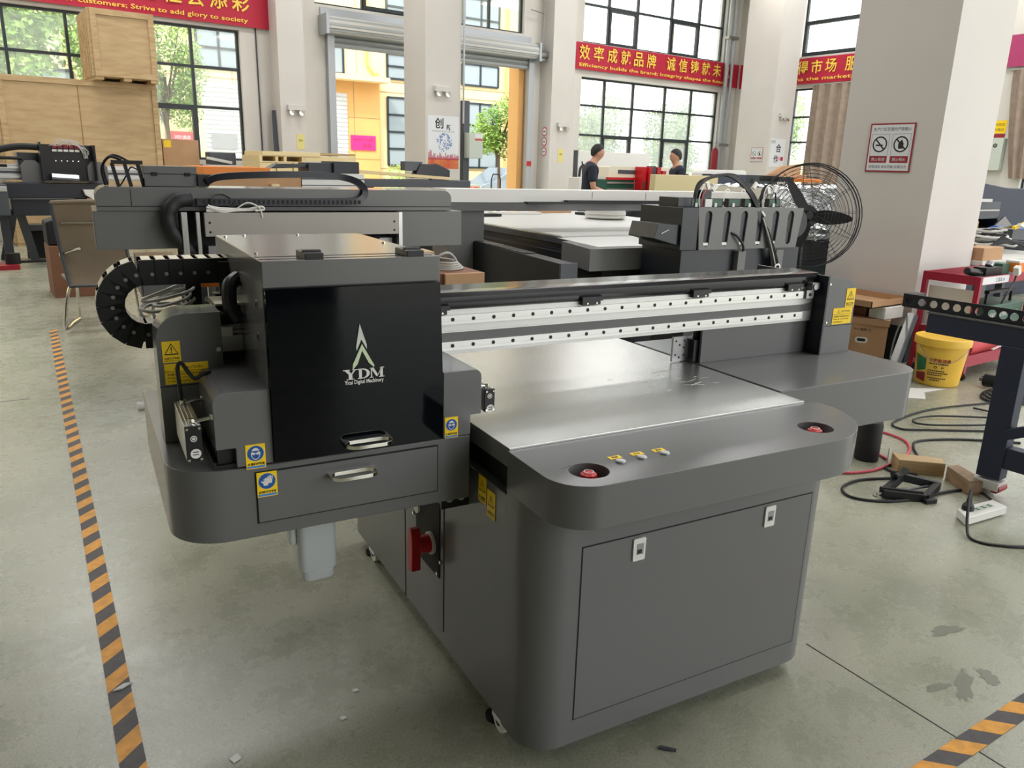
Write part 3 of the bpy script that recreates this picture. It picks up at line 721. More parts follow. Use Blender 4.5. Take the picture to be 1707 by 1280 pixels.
# vacuum table
P.part('vacuum_table', MB('bed').box(.852, 1.862, 1.556, 2.75, .792, .8425).mat('alu').box(.852, 1.862, 1.5525, 1.556, .82, .8435), .0012, label='brushed metal bed')
rp = random.Random(3); mb = MB('white')
for i in range(26):
    x = rp.uniform(1.45, 1.80); y = rp.uniform(1.80, 2.02); a = rp.uniform(-.4, .4); L = rp.uniform(.004, .03); ww = rp.uniform(.0008, .004)
    mb.line((-L, 0), (L, rp.uniform(-.004, .004)), ww, (x, y, .8426), V((math.cos(a), math.sin(a), 0)), V((-math.sin(a), math.cos(a), 0)), .0003)
P.part('bed_scratches', mb)
# bracket between side cabinet and base
mb = MB('black').box(.775, BX0, 1.79, 1.93, .635, .648).box(.775, .86, 1.786, 1.796, .60, .665)
mb.mat('chrome').cyl((.795, 1.786, .632), (.795, 1.776, .632), .012, n=6).cyl((.83, 1.786, .632), (.83, 1.776, .632), .012, n=6)
P.part('joining_bracket', mb)
# ---------------- left cantilevered side cabinet with drawer
TF = 1.712
out = [(.822, TF), (.822, 2.45), (.105, 2.45)] + arc(.225, TF + .12, .12, 180, 270, 12)
P.part('side_cabinet', MB('paint').prism(out, 'xy', .658, .832), .003)
x0, x1, z0, z1 = .287, .729, .695, .815
mb = MB('paint').box(x0, x1, TF - .0035, TF + .004, z0, z1); mb.mat('matte_black')
for (a, b, c, d) in ((x0 - g, x1 + g, z1, z1 + g), (x0 - g, x1 + g, z0 - g, z0), (x0 - g, x0, z0, z1), (x1, x1 + g, z0, z1)): mb.box(a, b, TF - .001, TF + .003, c, d)
dr = P.part('drawer', mb)
def handle(cx, cz, y, w, tilt=0):
    outer = rrect(cx - w / 2, cx + w / 2, y - .046, y + .0005, .030, 8, (1, 1, 0, 0))
    inner = rrect(cx - w / 2 + .005, cx + w / 2 - .005, y - .041, y - .004, .018, 8)
    return MB('chrome').prism(outer, 'xy', cz - .0045, cz + .0045, [list(reversed(inner))])
P.part('drawer_handle', handle(.507, .785, TF - .003, .118), .0015, parent=dr, label='chrome D handle')
# waste bottle under the side cabinet
single('waste_bottle', 'translucent white bottle hanging under the drawer cabinet of the main printer', 'bottle',
       MB('plastic_clear').prism(rrect(.408, .508, 1.86, 1.95, .02, 4), 'xy', .455, .657).prism(rrect(.414, .502, 1.866, 1.944, .02, 4), 'xy', .425, .455).prism(rrect(.390, .408, 1.885, 1.925, .006, 3), 'xy', .53, .64), (.458, 1.905, .425), 'm', .004)
# ---------------- print head cover
hb = P.part('head_cover', MB('paint').prism([(.326, TF + .012), (.742, TF + .012), (.742, 2.36), (.326, 2.36)], 'xy', .833, 1.29), .002)
P.part('front_strip', MB('paint').box(.325, .735, TF - .002, TF + .012, 1.234, 1.2915), .0015, parent=hb)
mb = MB('matte_black').box(.327, .733, 1.800, 1.803, 1.2895, 1.2908).box(.327, .733, 1.752, 1.7545, 1.2895, 1.2908)
mb.mat('chrome')
for (sx, sy) in ((.345, 1.87), (.345, 2.30), (.55, 2.33), (.715, 2.05), (.715, 1.84), (.40, 2.33)): mb.cyl((sx, sy, 1.29), (sx, sy, 1.2935), .005, n=8)
P.part('lid_seams', mb, parent=hb)
for hx in (.440, .677):
    mb = MB('black').box(hx - .021, hx + .021, 1.716, 1.80, 1.29, 1.3055).cyl((hx - .021, 1.742, 1.303), (hx + .021, 1.742, 1.303), .008, n=12)
    P.part('hinge', mb, .002, parent=hb)
# glossy black door, very slightly bowed, with emblem and handle
def gl(a, b): return V((.328 + (.7335 + .010 * (1 - b) - .328) * a, TF - .009 - .003 * math.sin(math.pi * a) - .004 * math.sin(math.pi * b), .838 + (1.231 - .838) * b))
mb = MB('gloss_black').grid(gl, 16, 16)
rim = [(0, 0), (1, 0), (1, 1), (0, 1)]
for i in range(4):
    a0, b0 = rim[i]; a1, b1 = rim[(i + 1) % 4]
    for k in range(16):
        p = gl(a0 + (a1 - a0) * k / 16, b0 + (b1 - b0) * k / 16); q = gl(a0 + (a1 - a0) * (k + 1) / 16, b0 + (b1 - b0) * (k + 1) / 16)
        mb.add([p, q, V((q.x, TF + .012, q.z)), V((p.x, TF + .012, p.z))], [(0, 1, 2, 3)])
gd = P.part('cover_door', mb, label='glossy black door')
o_l = V((.535, TF - .0172, 1.0))
mb = MB('logo_silver').poly([(-.004, .146), (.0118, .096), (.0118, .086), (-.001, .109), (-.0125, .083), (-.0135, .093)], o_l, X, Z, .001)
mb.mat('logo_green').poly([(0, .099), (.0290, .046), (.0275, .0415), (.015, .054), (0, .083)], o_l, X, Z, .0014).poly([(0, .099), (0, .083), (-.011, .052), (-.0235, .0385), (-.0225, .052)], o_l, X, Z, .0014)
def serif(mb, ch, cx, cy, w, h):
    t = w * .30; s = h * .09
    def q(x0, x1, y0, y1): mb.poly([(cx + x0 * w, cy + y0 * h), (cx + x1 * w, cy + y0 * h), (cx + x1 * w, cy + y1 * h), (cx + x0 * w, cy + y1 * h)], o_l, X, Z, .0012)
    def pl(pts): mb.poly([(cx + a * w, cy + b * h) for a, b in pts], o_l, X, Z, .0012)
    if ch == 'Y':
        q(-.5, -.02, .42, .5); q(.14, .5, .42, .5); pl([(-.40, .43), (-.12, .43), (.12, -.02), (-.08, -.02)]); pl([(.24, .43), (.37, .43), (.12, -.02), (.0, -.02)]); q(-.12, .14, -.44, 0); q(-.26, .28, -.5, -.42)
    if ch == 'D':
        q(-.5, -.1, .42, .5); q(-.5, -.1, -.5, -.42); q(-.40, -.16, -.45, .45)
        A = [(-.12 + .62 * math.cos(RAD(a)), .5 * math.sin(RAD(a))) for a in range(90, -91, -12)]; B = [(-.12 + .36 * math.cos(RAD(a)), .40 * math.sin(RAD(a))) for a in range(90, -91, -12)]
        for i in range(len(A) - 1): pl([A[i], A[i + 1], B[i + 1], B[i]])
    if ch == 'M':
        q(-.52, -.22, .42, .5); q(.22, .52, .42, .5); q(-.52, -.28, -.5, -.42); q(.14, .52, -.5, -.42); q(-.44, -.36, -.45, .45); q(.22, .42, -.45, .45); pl([(-.44, .45), (-.22, .45), (.04, -.2), (-.04, -.42)]); pl([(.30, .45), (.38, .45), (.04, -.38), (-.02, -.42)])
mb.mat('white')
for ch, cx, ww in (('Y', -.029, .034), ('D', .003, .029), ('M', .035, .034)): serif(mb, ch, cx, .0285, ww, .024)
mb.text('Yicai Digital Machinery', o_l, X, Z, .0012, w=.094, h=.0125, bold=.02, at=(.004, .0085))
P.part('emblem', mb, parent=gd, label='silver arrow emblem with white lettering')
P.part('door_handle', handle(.5425, .862, TF - .012, .118), .0015, parent=gd, label='chrome D handle')
P.part('grip', MB('black').tube([(.324, 2.02, 1.215), (.30, 1.99, 1.20), (.296, 1.97, 1.15), (.312, 1.96, 1.12)], .018, 10), parent=hb)
for z in (1.185, 1.11): P.part('side_screw', MB('steel').cyl((.3265, 1.80, z), (.3245, 1.80, z), .010, n=10).mat('matte_black').cyl((.3245, 1.80, z), (.324, 1.80, z), .006, n=10), parent=hb)
# shoulders beside the cover
ls = [(.205, .882), (.247, .882), (.247, .836), (.328, .836), (.328, 1.010), (.228, 1.010)] + arc(.228, .987, .023, 90, 180, 5)
sl = P.part('side_housing', MB('paint').prism(ls, 'xz', TF - .002, 1.99), .002)
rs = [(.746, .834), (.822, .834), (.822, .886), (.852, .886)] + arc(.832, .985, .020, 0, 90, 5) + [(.746, 1.005)]
sr = P.part('side_housing', MB('paint').prism(rs, 'xz', TF - .002, 1.99), .002)
P.part('safety_sticker', st_ppe(.043, .058, (.288, TF - .0021, .857), X, Z), parent=sl, label='goggles sticker')
P.part('safety_sticker', st_ppe(.036, .055, (.768, TF - .0021, .860), X, Z), parent=sr, label='goggles sticker')
P.part('safety_sticker', st_ppe(.045, .060, (.309, TF - .0037, .787), X, Z, 'gloves', '必须戴防护手套'), label='gloves sticker')
mb = MB('black').box(.20, .255, TF + .01, 1.95, .834, .842).box(.20, .206, TF + .01, 1.95, .842, .85)
for i in range(10): mb.box(.21, .246, TF + .02 + i * .022, TF + .028 + i * .022, .842, .875)
P.part('carriage_skid', mb)
# UV lamps on both sides
def uv(x0, x1, z0, z1, y0, y1, rail_to):
    mb = MB('alu').box(x0, x1, y0 + .006, y1, z0, z1)
    for i in range(1, 4): mb.box(x0 + (x1 - x0) * i / 4 - .002, x0 + (x1 - x0) * i / 4 + .002, y0 + .006, y1, z1, z1 + .002)
    o = P.part('uv_lamp', mb, .0015, label='finned silver lamp block')
    cx, cz = (x0 + x1) / 2, (z0 + z1) / 2
    mb = MB('black').box(x0, x1, y0, y0 + .006, z0, z1).mat('chrome')
    for a in (x0 + .004, x1 - .004):
        for b in (z0 + .005, z1 - .005): mb.cyl((a, y0 - .003, b), (a, y0, b), .003, n=8)
    mb.mat('white').disc(.007, (cx, y0, cz + .012), X, Z, .0004, 16).disc(.011, (cx + .002, y0, cz - .022), X, Z, .0004, 18)
    mb.mat('ink').ring(.005, .0015, (cx, y0, cz + .012), X, Z, .0008, 12).line((cx * 0 - .006, 0), (.006, 0), .002, (cx + .002, y0, cz - .024), X, Z, .0008).line((-.006, 0), (.006, 0), .002, (cx + .002, y0, cz - .018), X, Z, .0008)
    P.part('lamp_face', mb, parent=o)
    mb = MB('chrome')
    for y in (y0 + .02, y1 - .03):
        mb.tube([(cx, y, z1 + .004), (rail_to, y + .004, z1 + .008)], .004, 8, smooth=False).cyl((cx, y, z1), (cx, y, z1 + .012), .007, n=8).cyl((rail_to, y + .004, z1 + .004), (rail_to, y + .004, z1 + .016), .006, n=8)
    P.part('lamp_rod', mb, parent=o)
uv(.145, .178, .868, .948, TF - .012, 1.90, .206)
uv(.868, .896, .884, .944, TF + .01, 1.86, .853)
P.part('lamp_cable', MB('black').tube([(.160, 1.885, .955), (.158, 1.885, 1.00), (.158, 1.885, 1.035), (.166, 1.88, 1.045), (.178, 1.87, 1.025), (.192, 1.87, 1.008), (.210, 1.88, 1.014), (.228, 1.90, 1.012)], .0048, 8))
P.part('lamp_cable', MB('black').tube([(.752, 1.90, 1.0), (.755, 1.91, 1.045), (.772, 1.92, 1.062), (.795, 1.93, 1.045), (.80, 1.94, 1.0)], .0055, 8))
# ---------------- gantry
GX0, GX1 = .262, 2.425
P.part('gantry_beam', MB('alu_matte').box(GX0, GX1, 2.032, 2.20, .966, 1.098).mat('paint').box(GX0, GX1, 2.029, 2.033, 1.005, 1.031).mat('alu').box(GX0, GX1, 2.027, 2.033, 1.031, 1.034), .001)
bc = [(2.024, 1.108), (2.024, 1.135), (2.034, 1.147), (2.16, 1.150), (2.17, 1.145), (2.17, 1.098), (2.03, 1.098)]
P.part('beam_cover', MB('cover_black').prism(bc, 'yz', GX0, GX1), .002)
for (za, zb) in ((1.057, 1.083), (.980, 1.006)):
    mb = MB('alu').box(GX0 + .02, 2.345, 2.018, 2.032, za, zb).mat('steel').box(GX0 + .02, 2.345, 2.0175, 2.019, za + .009, za + .0095)
    mb.mat('ink')
    x = .31
    while x < 2.34:
        mb.cyl((x, 2.0172, (za + zb) / 2 + .001), (x, 2.0185, (za + zb) / 2 + .001), .0058, n=12); x += .0665
    P.part('linear_rail', mb)
for bx in (.855, 1.385, 1.835, 2.285):
    mb = MB('black').prism([(bx - .034, 1.087), (bx + .034, 1.087), (bx + .034, 1.099), (bx + .044, 1.099), (bx + .044, 1.112), (bx - .034, 1.112)], 'xz', 2.014, 2.03)
    mb.mat('chrome').cyl((bx - .015, 2.013, 1.092), (bx - .015, 2.015, 1.092), .003, n=8).cyl((bx + .02, 2.013, 1.092), (bx + .02, 2.015, 1.092), .003, n=8)
    P.part('sensor_bracket', mb)
mb = MB('steel').box(2.345, 2.385, 2.01, 2.032, 1.055, 1.088).box(2.36, 2.40, 2.0, 2.03, 1.09, 1.115).cyl((2.375, 1.995, 1.10), (2.375, 2.005, 1.10), .012, n=12)
mb.mat('ink').cyl((2.365, 2.008, 1.07), (2.365, 2.0105, 1.07), .007, n=10)
P.part('rail_end_stop', mb, .001)
# right end housing and wing
rh = [(2.418, .843), (2.575, .843), (2.575, 1.065)] + arc(2.525, 1.075, .048, 0, 90, 8) + [(2.418, 1.138)]
er = P.part('end_housing', MB('paint').prism(rh, 'xz', 1.975, 2.34).mat('matte_black').box(2.4175, 2.576, 1.9742, 1.976, .950, .9525), .003)
P.part('warning_sticker', st_warn(.050, .072, (2.545, 1.9745, 1.055), X, Z, '当心夹手'), parent=er)
P.part('caution_sticker', st_caution(.105, .062, (2.512, 1.9745, .987), X, Z), parent=er)
P.part('side_plate', MB('dark_paint').box(2.408, 2.418, 1.972, 2.33, .843, 1.142).mat('chrome').cyl((2.425, 1.972, 1.11), (2.425, 1.9755, 1.11), .005, n=8).cyl((2.43, 1.972, .965), (2.43, 1.9755, .965), .005, n=8), .002)
wing = rrect(1.876, 2.60, 1.658, 2.42, .11, 10, (0, 1, 0, 0))
P.part('side_wing', MB('paint').prism(wing, 'xy', .672, .843), .003, label='flat grey wing')
P.part('back_panel', MB('paint').box(1.885, 2.408, 2.045, 2.055, .843, .965), .001)
mb = MB('steel').box(1.795, 1.858, 2.09, 2.10, .846, .935).mat('ink')
for (a, b) in ((1.808, .92), (1.825, .905), (1.845, .92), (1.808, .87), (1.845, .868), (1.845, .895), (1.825, .86)): mb.cyl((a, 2.0895, b), (a, 2.091, b), .0045, n=8)
P.part('motor_plate', mb, .001)
mb = MB('dark_paint').box(1.864, 1.92, 2.06, 2.13, .845, .925).mat('alu').box(1.932, 1.944, 2.05, 2.15, .843, .925).mat('black').cyl((1.90, 2.09, .925), (1.90, 2.09, .965), .014, n=12).tube([(1.93, 2.08, .93), (1.94, 2.08, .96), (1.92, 2.1, .98)], .008)
P.part('lift_motor', mb, .002)
# left end housing
lh = [(.122, .833), (.268, .833), (.268, 1.146), (.182, 1.146)] + arc(.182, 1.086, .060, 90, 180, 8)
el = P.part('end_housing', MB('paint').prism(lh, 'xz', 1.95, 2.065).mat('matte_black').box(.1215, .269, 1.9492, 1.951, .972, .9745), .003)
P.part('warning_sticker', st_warn(.040, .051, (.153, 1.9498, 1.057), X, Z), parent=el)
P.part('caution_sticker', st_caution(.098, .050, (.183, 1.9498, 1.003), X, Z), parent=el)
mb = MB('chrome').cyl((.258, 1.945, 1.055), (.258, 1.95, 1.055), .006, n=10)
P.part('housing_screw', mb, parent=el)
mb = MB('alu').box(.268, .326, 2.0, 2.03, 1.035, 1.075).box(.268, .30, 1.985, 2.0, 1.075, 1.10).mat('cream').box(.268, .33, 2.02, 2.14, 1.147, 1.153)
P.part('belt_clamp', mb, .001)
# drag chain: upper run, half circle, lower run
cy0, cy1 = 2.17, 2.255
path = []
x = .40
while x > .125: path.append(((x, 1.216), (-1, 0))); x -= .0335
for i in range(1, 9):
    a = RAD(90 + 180 * i / 9); path.append(((.122 + .081 * math.cos(a), 1.135 + .081 * math.sin(a)), (-math.sin(a), math.cos(a))))
x = .13
while x < .30: path.append(((x, 1.054), (1, 0))); x += .0335
mb = MB('black')
for ((px, pz), (tx_, tz_)) in path:
    c = V((px, 0, pz)); t3 = V((tx_, 0, tz_)); nn = V((-tz_, 0, tx_)) * -1
    for y in (cy0, cy1):
        mb.mat('black').obox(c + Y * y, t3 * .0185, Y * .005, nn * .032)
        mb.mat('steel').cyl(c + Y * (y - .007) - t3 * .010 - nn * .004, c + Y * (y + .007) - t3 * .010 - nn * .004, .005, n=8)
    mb.mat('cream').obox(c + Y * (cy0 + cy1) / 2 + nn * .031, t3 * .0105, Y * (cy1 - cy0) / 2, nn * .0018)
    mb.mat('cream').obox(c + Y * (cy0 + cy1) / 2 - nn * .031, t3 * .0095, Y * (cy1 - cy0) / 2, nn * .0018)
    mb.mat('matte_black').obox(c + Y * (cy0 + cy1) / 2, t3 * .018, Y * (cy1 - cy0) / 2 * .92, nn * .020)
P.part('cable_chain', mb)
P.part('chain_bracket', MB('black').box(.30, .345, 2.15, 2.162, 1.155, 1.24).mat('chrome').cyl((.312, 2.149, 1.17), (.312, 2.151, 1.17), .005, n=8).cyl((.33, 2.149, 1.17), (.33, 2.151, 1.17), .005, n=8).mat('black').prism([(.285, 1.155), (.37, 1.155), (.37, 1.06)], 'xz', 2.16, 2.2))
mb = MB('grey_cable')
rp = random.Random(8)
for k in range(6):
    cxk, czk, r1, r2 = .195 + rp.uniform(-.02, .02), 1.085 + .012 * k, rp.uniform(.045, .07), rp.uniform(.014, .034)
    mb.tube([(cxk + r1 * math.cos(a * .785), 2.33 + .05 * math.sin(a * .785) + rp.uniform(-.01, .01), czk + r2 * math.sin(a * .785 + k * .4)) for a in range(8)], .0045, 6, True)
P.part('cable_bundle', mb, label='bundle of grey cables')
P.part('junction_block', MB('black').box(.235, .275, 2.33, 2.40, 1.06, 1.165).mat('orange').box(.262, .345, 2.42, 2.50, 1.135, 1.15).mat('white').box(.262, .345, 2.42, 2.50, 1.15, 1.16).mat('alu').box(.305, .325, 2.42, 2.44, .9, 1.135).mat('paint').box(.20, .325, 2.27, 2.45, .832, 1.06), .001)
# ================================================================== machines behind the main printer
# --- second printer: long grey gantry cover across the left half
T2 = Thing('flatbed_printer', 'grey printer with a long gantry cover and cable chain, right behind the main printer', 'printer', (1.3, 5.2, 0), 'm')
gc = [(.072, 1.222), (2.055, 1.222)] + arc(2.005, 1.293, .05, 0, 90, 6) + arc(.122, 1.292, .05, 90, 180, 6)
T2.part('gantry_cover', MB('paint').prism(gc, 'xz', 4.60, 4.98).mat('matte_black').box(.074, 2.053, 4.5985, 4.60, 1.243, 1.247).box(.235, .238, 4.598, 4.60, 1.247, 1.33), .004)
T2.part('end_plate', MB('paint').box(.052, .455, 4.605, 5.1, 1.022, 1.222), .004)
T2.part('end_plate', MB('paint').box(1.705, 2.13, 4.605, 5.1, 1.003, 1.219), .004)
T2.part('white_panel', MB('panel_grey').box(.575, 1.668, 4.50, 4.535, 1.092, 1.217).mat('ink').cyl((.60, 4.499, 1.165), (.60, 4.501, 1.165), .007, n=10).cyl((.60, 4.499, 1.115), (.60, 4.501, 1.115), .007, n=10).cyl((1.64, 4.499, 1.165), (1.64, 4.501, 1.165), .007, n=10).cyl((1.64, 4.499, 1.115), (1.64, 4.501, 1.115), .007, n=10), .002)
for (a, b, z0) in ((1.675, 1.70, .85), (.462, .492, .93), (.535, .555, .90)): T2.part('post', MB('alu').box(a, b, 4.52, 4.56, z0, 1.218), .002)
T2.part('inner_frame', MB('matte_black').box(.458, 1.70, 4.75, 4.80, .62, 1.22).mat('steel').box(.6, .66, 4.62, 4.7, .98, 1.03).box(1.58, 1.66, 4.6, 4.7, 1.0, 1.06))
hp = [(.52, 4.58, 1.285), (.455, 4.56, 1.275), (.408, 4.55, 1.225), (.402, 4.55, 1.155), (.435, 4.56, 1.085), (.49, 4.57, 1.02), (.53, 4.58, .99)]
mb = MB('rubber').tube(hp, lambda t: .038 + .0015 * math.sin(t * 190), 12)
mb.mat('black').box(.49, .585, 4.55, 4.63, .90, .99)
T2.part('corrugated_hose', mb)
T2.part('control_box', MB('paint').box(.245, .455, 4.7, 5.1, .752, .955).mat('matte_black').box(.253, .257, 4.699, 4.70, .76, .95), .004)
mb = MB('paint').box(.315, .578, 4.70, 5.0, 1.345, 1.450).mat('matte_black').box(.314, .579, 4.6985, 4.70, 1.408, 1.412)
for x in (.365, .53): mb.box(x - .015, x + .015, 4.694, 4.70, 1.400, 1.418)
T2.part('lidded_box', mb, .003)
mb = MB('black').box(.165, .315, 4.72, 4.76, 1.455, 1.475)
for x in (.168, .228, .29): mb.bar((x, 4.74, 1.46), (x + .022, 4.74, 1.342), .018, .03, (0, 1, 0))
T2.part('slotted_bracket', mb)
T2.part('bracket_cables', MB('black').tube([(.13, 4.8, 1.345), (.12, 4.8, 1.43), (.16, 4.78, 1.49), (.215, 4.75, 1.475)], .007).tube([(.14, 4.82, 1.345), (.13, 4.82, 1.45), (.18, 4.8, 1.50), (.25, 4.76, 1.47)], .006).tube([(.20, 4.76, 1.345), (.235, 4.76, 1.40), (.26, 4.77, 1.44), (.30, 4.78, 1.42)], .004))
mb = MB('dark_paint').strip([(.62, 4.68, 1.372), (.70, 4.66, 1.402), (.95, 4.64, 1.418), (1.2, 4.64, 1.422), (1.36, 4.64, 1.413), (1.455, 4.62, 1.385), (1.49, 4.60, 1.335), (1.455, 4.58, 1.288), (1.36, 4.575, 1.277), (.95, 4.575, 1.272), (.55, 4.575, 1.270)], .05, .036, Y)
mb.mat('matte_black')
for i in range(34): x = .58 + .026 * i; mb.box(x, x + .012, 4.548, 4.551, 1.262, 1.283)
T2.part('cable_chain', mb)
T2.part('chain_bracket', MB('black').prism([(.58, 1.345), (.63, 1.345), (.68, 1.41), (.58, 1.41)], 'xz', 4.68, 4.76))
T2.part('lower_body', MB('paint').box(.62, 2.0, 5.0, 6.3, .12, 1.0).mat('matte_black').box(.55, 1.75, 4.85, 5.0, .55, .62), .004)
for (x, y) in ((.72, 5.1), (1.9, 5.1), (.72, 6.2), (1.9, 6.2)): T2.part('levelling_foot', MB('rubber').cyl((x, y, 0), (x, y, .03), .05, n=16).mat('steel').cyl((x, y, .03), (x, y, .12), .015, n=10))
mb = MB('white'); rp = random.Random(21)
for k in range(7):
    mb.tube([(.585 + rp.uniform(0, .03), 4.52, 1.225 + .005 * k), (.66, 4.515 + rp.uniform(-.01, .01), 1.222 + .009 * (k % 3)), (.74, 4.51, 1.228 + .004 * (k % 3)), (.80 + rp.uniform(0, .06), 4.515, 1.226 + rp.uniform(0, .02))], .006, 6)
mb.tube([(.74, 4.51, 1.235), (.80, 4.50, 1.27), (.86, 4.497, 1.245), (.875, 4.495, 1.19)], .004, 6).tube([(.80, 4.51, 1.235), (.87, 4.50, 1.25), (.885, 4.497, 1.235), (.84, 4.5, 1.228)], .006, 6)
mb.mat('black').tube([(.62, 4.52, 1.235), (.62, 4.54, 1.29), (.68, 4.57, 1.31), (.74, 4.55, 1.27), (.70, 4.51, 1.232)], .004, 6)
single('cable_bundle', 'white cable bundle lying on the ledge of the printer behind', 'cable bundle', mb, (.72, 4.51, 1.22), 'm')

# --- third printer: big flat bed with a white beam, centre right
T3 = Thing('flatbed_printer', 'large flatbed printer with a wide pale bed and white beam, behind the main gantry', 'printer', (4.4, 6.3, 0), 'm')
T3.part('bed', MB('alu_matte').box(3.42, 5.7, 5.45, 8.6, .925, .97), .003, label='pale wide bed')
T3.part('bed_edge', MB('alu').box(3.40, 3.42, 5.40, 8.6, .955, .965).mat('slate').box(3.395, 3.42, 5.40, 8.6, .905, .955).mat('alu').box(3.42, 5.7, 5.36, 5.45, .90, .952), .002)
T3.part('side_rail', MB('dark_paint').box(3.36, 3.41, 5.2, 8.6, .80, .87).mat('slate').box(3.35, 3.36, 5.2, 8.6, .845, .852))
T3.part('body', MB('dark_paint').box(3.42, 5.7, 5.15, 8.6, .08, .90), .006)
T3.part('front_cap', MB('paint').prism([(3.05, 4.49), (4.62, 4.49), (4.75, 5.05), (3.17, 5.05)], 'xy', .815, .968).mat('alu_matte').prism([(3.19, 4.60), (4.6, 4.60), (4.72, 5.30), (3.28, 5.30)], 'xy', .968, .970).mat('matte_black').box(3.25, 4.5, 4.62, 5.1, .55, .815), .006, label='grey front cap')  # pale sheet stands in for the window's reflection on the cap top
mb = MB('black').prism([(4.55, .62), (6.5, .56), (6.5, .90), (5.05, .875), (4.55, .865)], 'yz', 2.86, 2.98)
for i in range(24): mb.mat('dark_paint').box(2.865, 2.975, 5.1 + .05 * i, 5.13 + .05 * i, .876 + .0008 * i, .884 + .0008 * i)
mb.mat('slate').box(2.85, 2.99, 4.54, 4.56, .60, .87)
T3.part('chain_trough', mb, .003)
T3.part('trough_support', MB('black').box(2.88, 2.96, 4.7, 4.85, 0, .62).box(2.88, 2.96, 6.2, 6.35, 0, .56))
T3.part('beam', MB('white').box(2.62, 5.95, 5.98, 6.25, 1.205, 1.312).mat('paint').box(2.60, 5.95, 5.93, 6.28, 1.138, 1.20).mat('ink').box(4.05, 4.055, 5.979, 5.98, 1.24, 1.30).box(4.65, 4.655, 5.979, 5.98, 1.23, 1.30), .004, label='long white beam')
T3.part('beam_chain', MB('black').box(3.35, 5.6, 5.90, 5.97, 1.200, 1.214).box(3.75, 5.6, 5.90, 5.97, 1.212, 1.228))
for x in (2.8, 5.88): T3.part('beam_post', MB('paint').box(x - .16, x + .16, 5.95, 6.3, 0, 1.138), .005)
T3.part('vacuum_hose', MB('offwhite').lathe([(.18, 0), (.23, .02), (.22, .04), (.23, .06), (.22, .08), (.22, .13), (.1, .14)], (5.1, 7.25, .97), 28))
for i, (x, y, L, a, m_, l) in enumerate(((3.75, 7.75, .28, .05, 'black', 'black flat bar'), (4.4, 8.05, .3, -.05, 'white', 'white flat panel'), (5.05, 8.35, .28, .2, 'carton', 'brown flat strip'), (5.6, 8.0, .4, .2, 'rubber', 'black lump of rags'))):
    single('loose_strip' if i < 3 else 'cable_heap', l + ' far back on the wide pale bed under the white beam', 'strip' if i < 3 else 'cable', MB(m_).bar((x - L, y - L * a, .985), (x + L, y + L * a, .985), .16, .028), (x, y, .972), 'm')

# --- print head carriage on its black stand
TC = Thing('print_carriage', 'slotted grey print carriage with bare wiring on a black stand, right of centre', 'print carriage', (4.05, 4.25, 0), 'm')
slots = []
for sxx in (3.647, 3.812, 3.966, 4.118, 4.262, 4.408):
    slots.append(list(reversed(arc(sxx, 1.225, .029, 0, 180, 8) + arc(sxx - .006, 1.045, .024, 180, 360, 6))))
TC.part('slotted_plate', MB('paint').prism([(3.583, .998), (4.487, .998), (4.527, 1.272), (3.553, 1.278)], 'xz', 4.0, 4.012, slots), .001)
TC.part('carriage_box', MB('dark_paint').box(3.56, 4.50, 4.014, 4.42, 1.02, 1.268))
mb = MB('white')
for sxx in (3.64, 3.806, 3.96, 4.112, 4.256): mb.box(sxx - .024, sxx + .02, 4.0135 - .012, 4.0135 - .002, 1.028, 1.046)
TC.part('white_clip', mb, label='row of white clips in the slots')
TC.part('side_wall', MB('dark_paint').box(3.42, 3.56, 4.0, 4.44, 1.0, 1.274).box(3.46, 3.60, 4.1, 4.3, 1.274, 1.335).prism([(3.22, 1.08), (3.42, 1.03), (3.42, 1.165), (3.245, 1.175)], 'xz', 4.02, 4.3).mat('white').bar((3.27, 4.015, 1.11), (3.33, 4.015, 1.135), .006, .006), .003)
TC.part('stand', MB('dark_paint').box(3.46, 4.56, 4.03, 4.45, .55, .998).box(3.6, 4.45, 4.1, 4.45, 0, .55), .004)
TC.part('upright_bracket', MB('paint').box(3.93, 4.0, 3.985, 4.03, .70, .985), .002)
TC.part('upright_bracket', MB('paint').box(4.29, 4.36, 3.985, 4.03, .70, .985), .002)
TC.part('cover_end', MB('black').cyl((4.49, 4.012, 1.165), (4.49, 4.3, 1.165), .10, n=22))
for x in (3.62, 3.79, 3.95, 4.10, 4.33): TC.part('circuit_board', MB('black').box(x - .05, x + .06, 4.1, 4.14, 1.272, 1.33).mat('tool_green').box(x - .045, x + .05, 4.098, 4.10, 1.28, 1.325).mat('white').box(x - .02, x + .0, 4.09, 4.098, 1.275, 1.30))
mb = MB('dark_paint').box(3.68, 3.76, 4.12, 4.2, 1.27, 1.385).mat('white').box(3.685, 3.745, 4.09, 4.12, 1.275, 1.325)
TC.part('relay', mb)
mb = MB('black')
for k in range(9):
    o = .012 * k
    mb.tube([(3.60 + o * .6, 4.10 + .01 * k, 1.275), (3.63 + o * .6, 4.10 + .01 * k, 1.40 + o * .3), (3.76 + o * .4, 4.12, 1.475 + .006 * math.sin(k * 2)), (3.92 + o * .5, 4.12, 1.47 + o * .15), (4.06 + o * .5, 4.10, 1.38), (4.14 + o * .4, 4.08, 1.275)], .0065, 6)
mb.tube([(4.16, 4.05, 1.275), (4.15, 4.05, 1.38), (4.20, 4.05, 1.425), (4.27, 4.05, 1.39), (4.30, 4.05, 1.30)], .006, 6)
TC.part('cable_arch', mb)
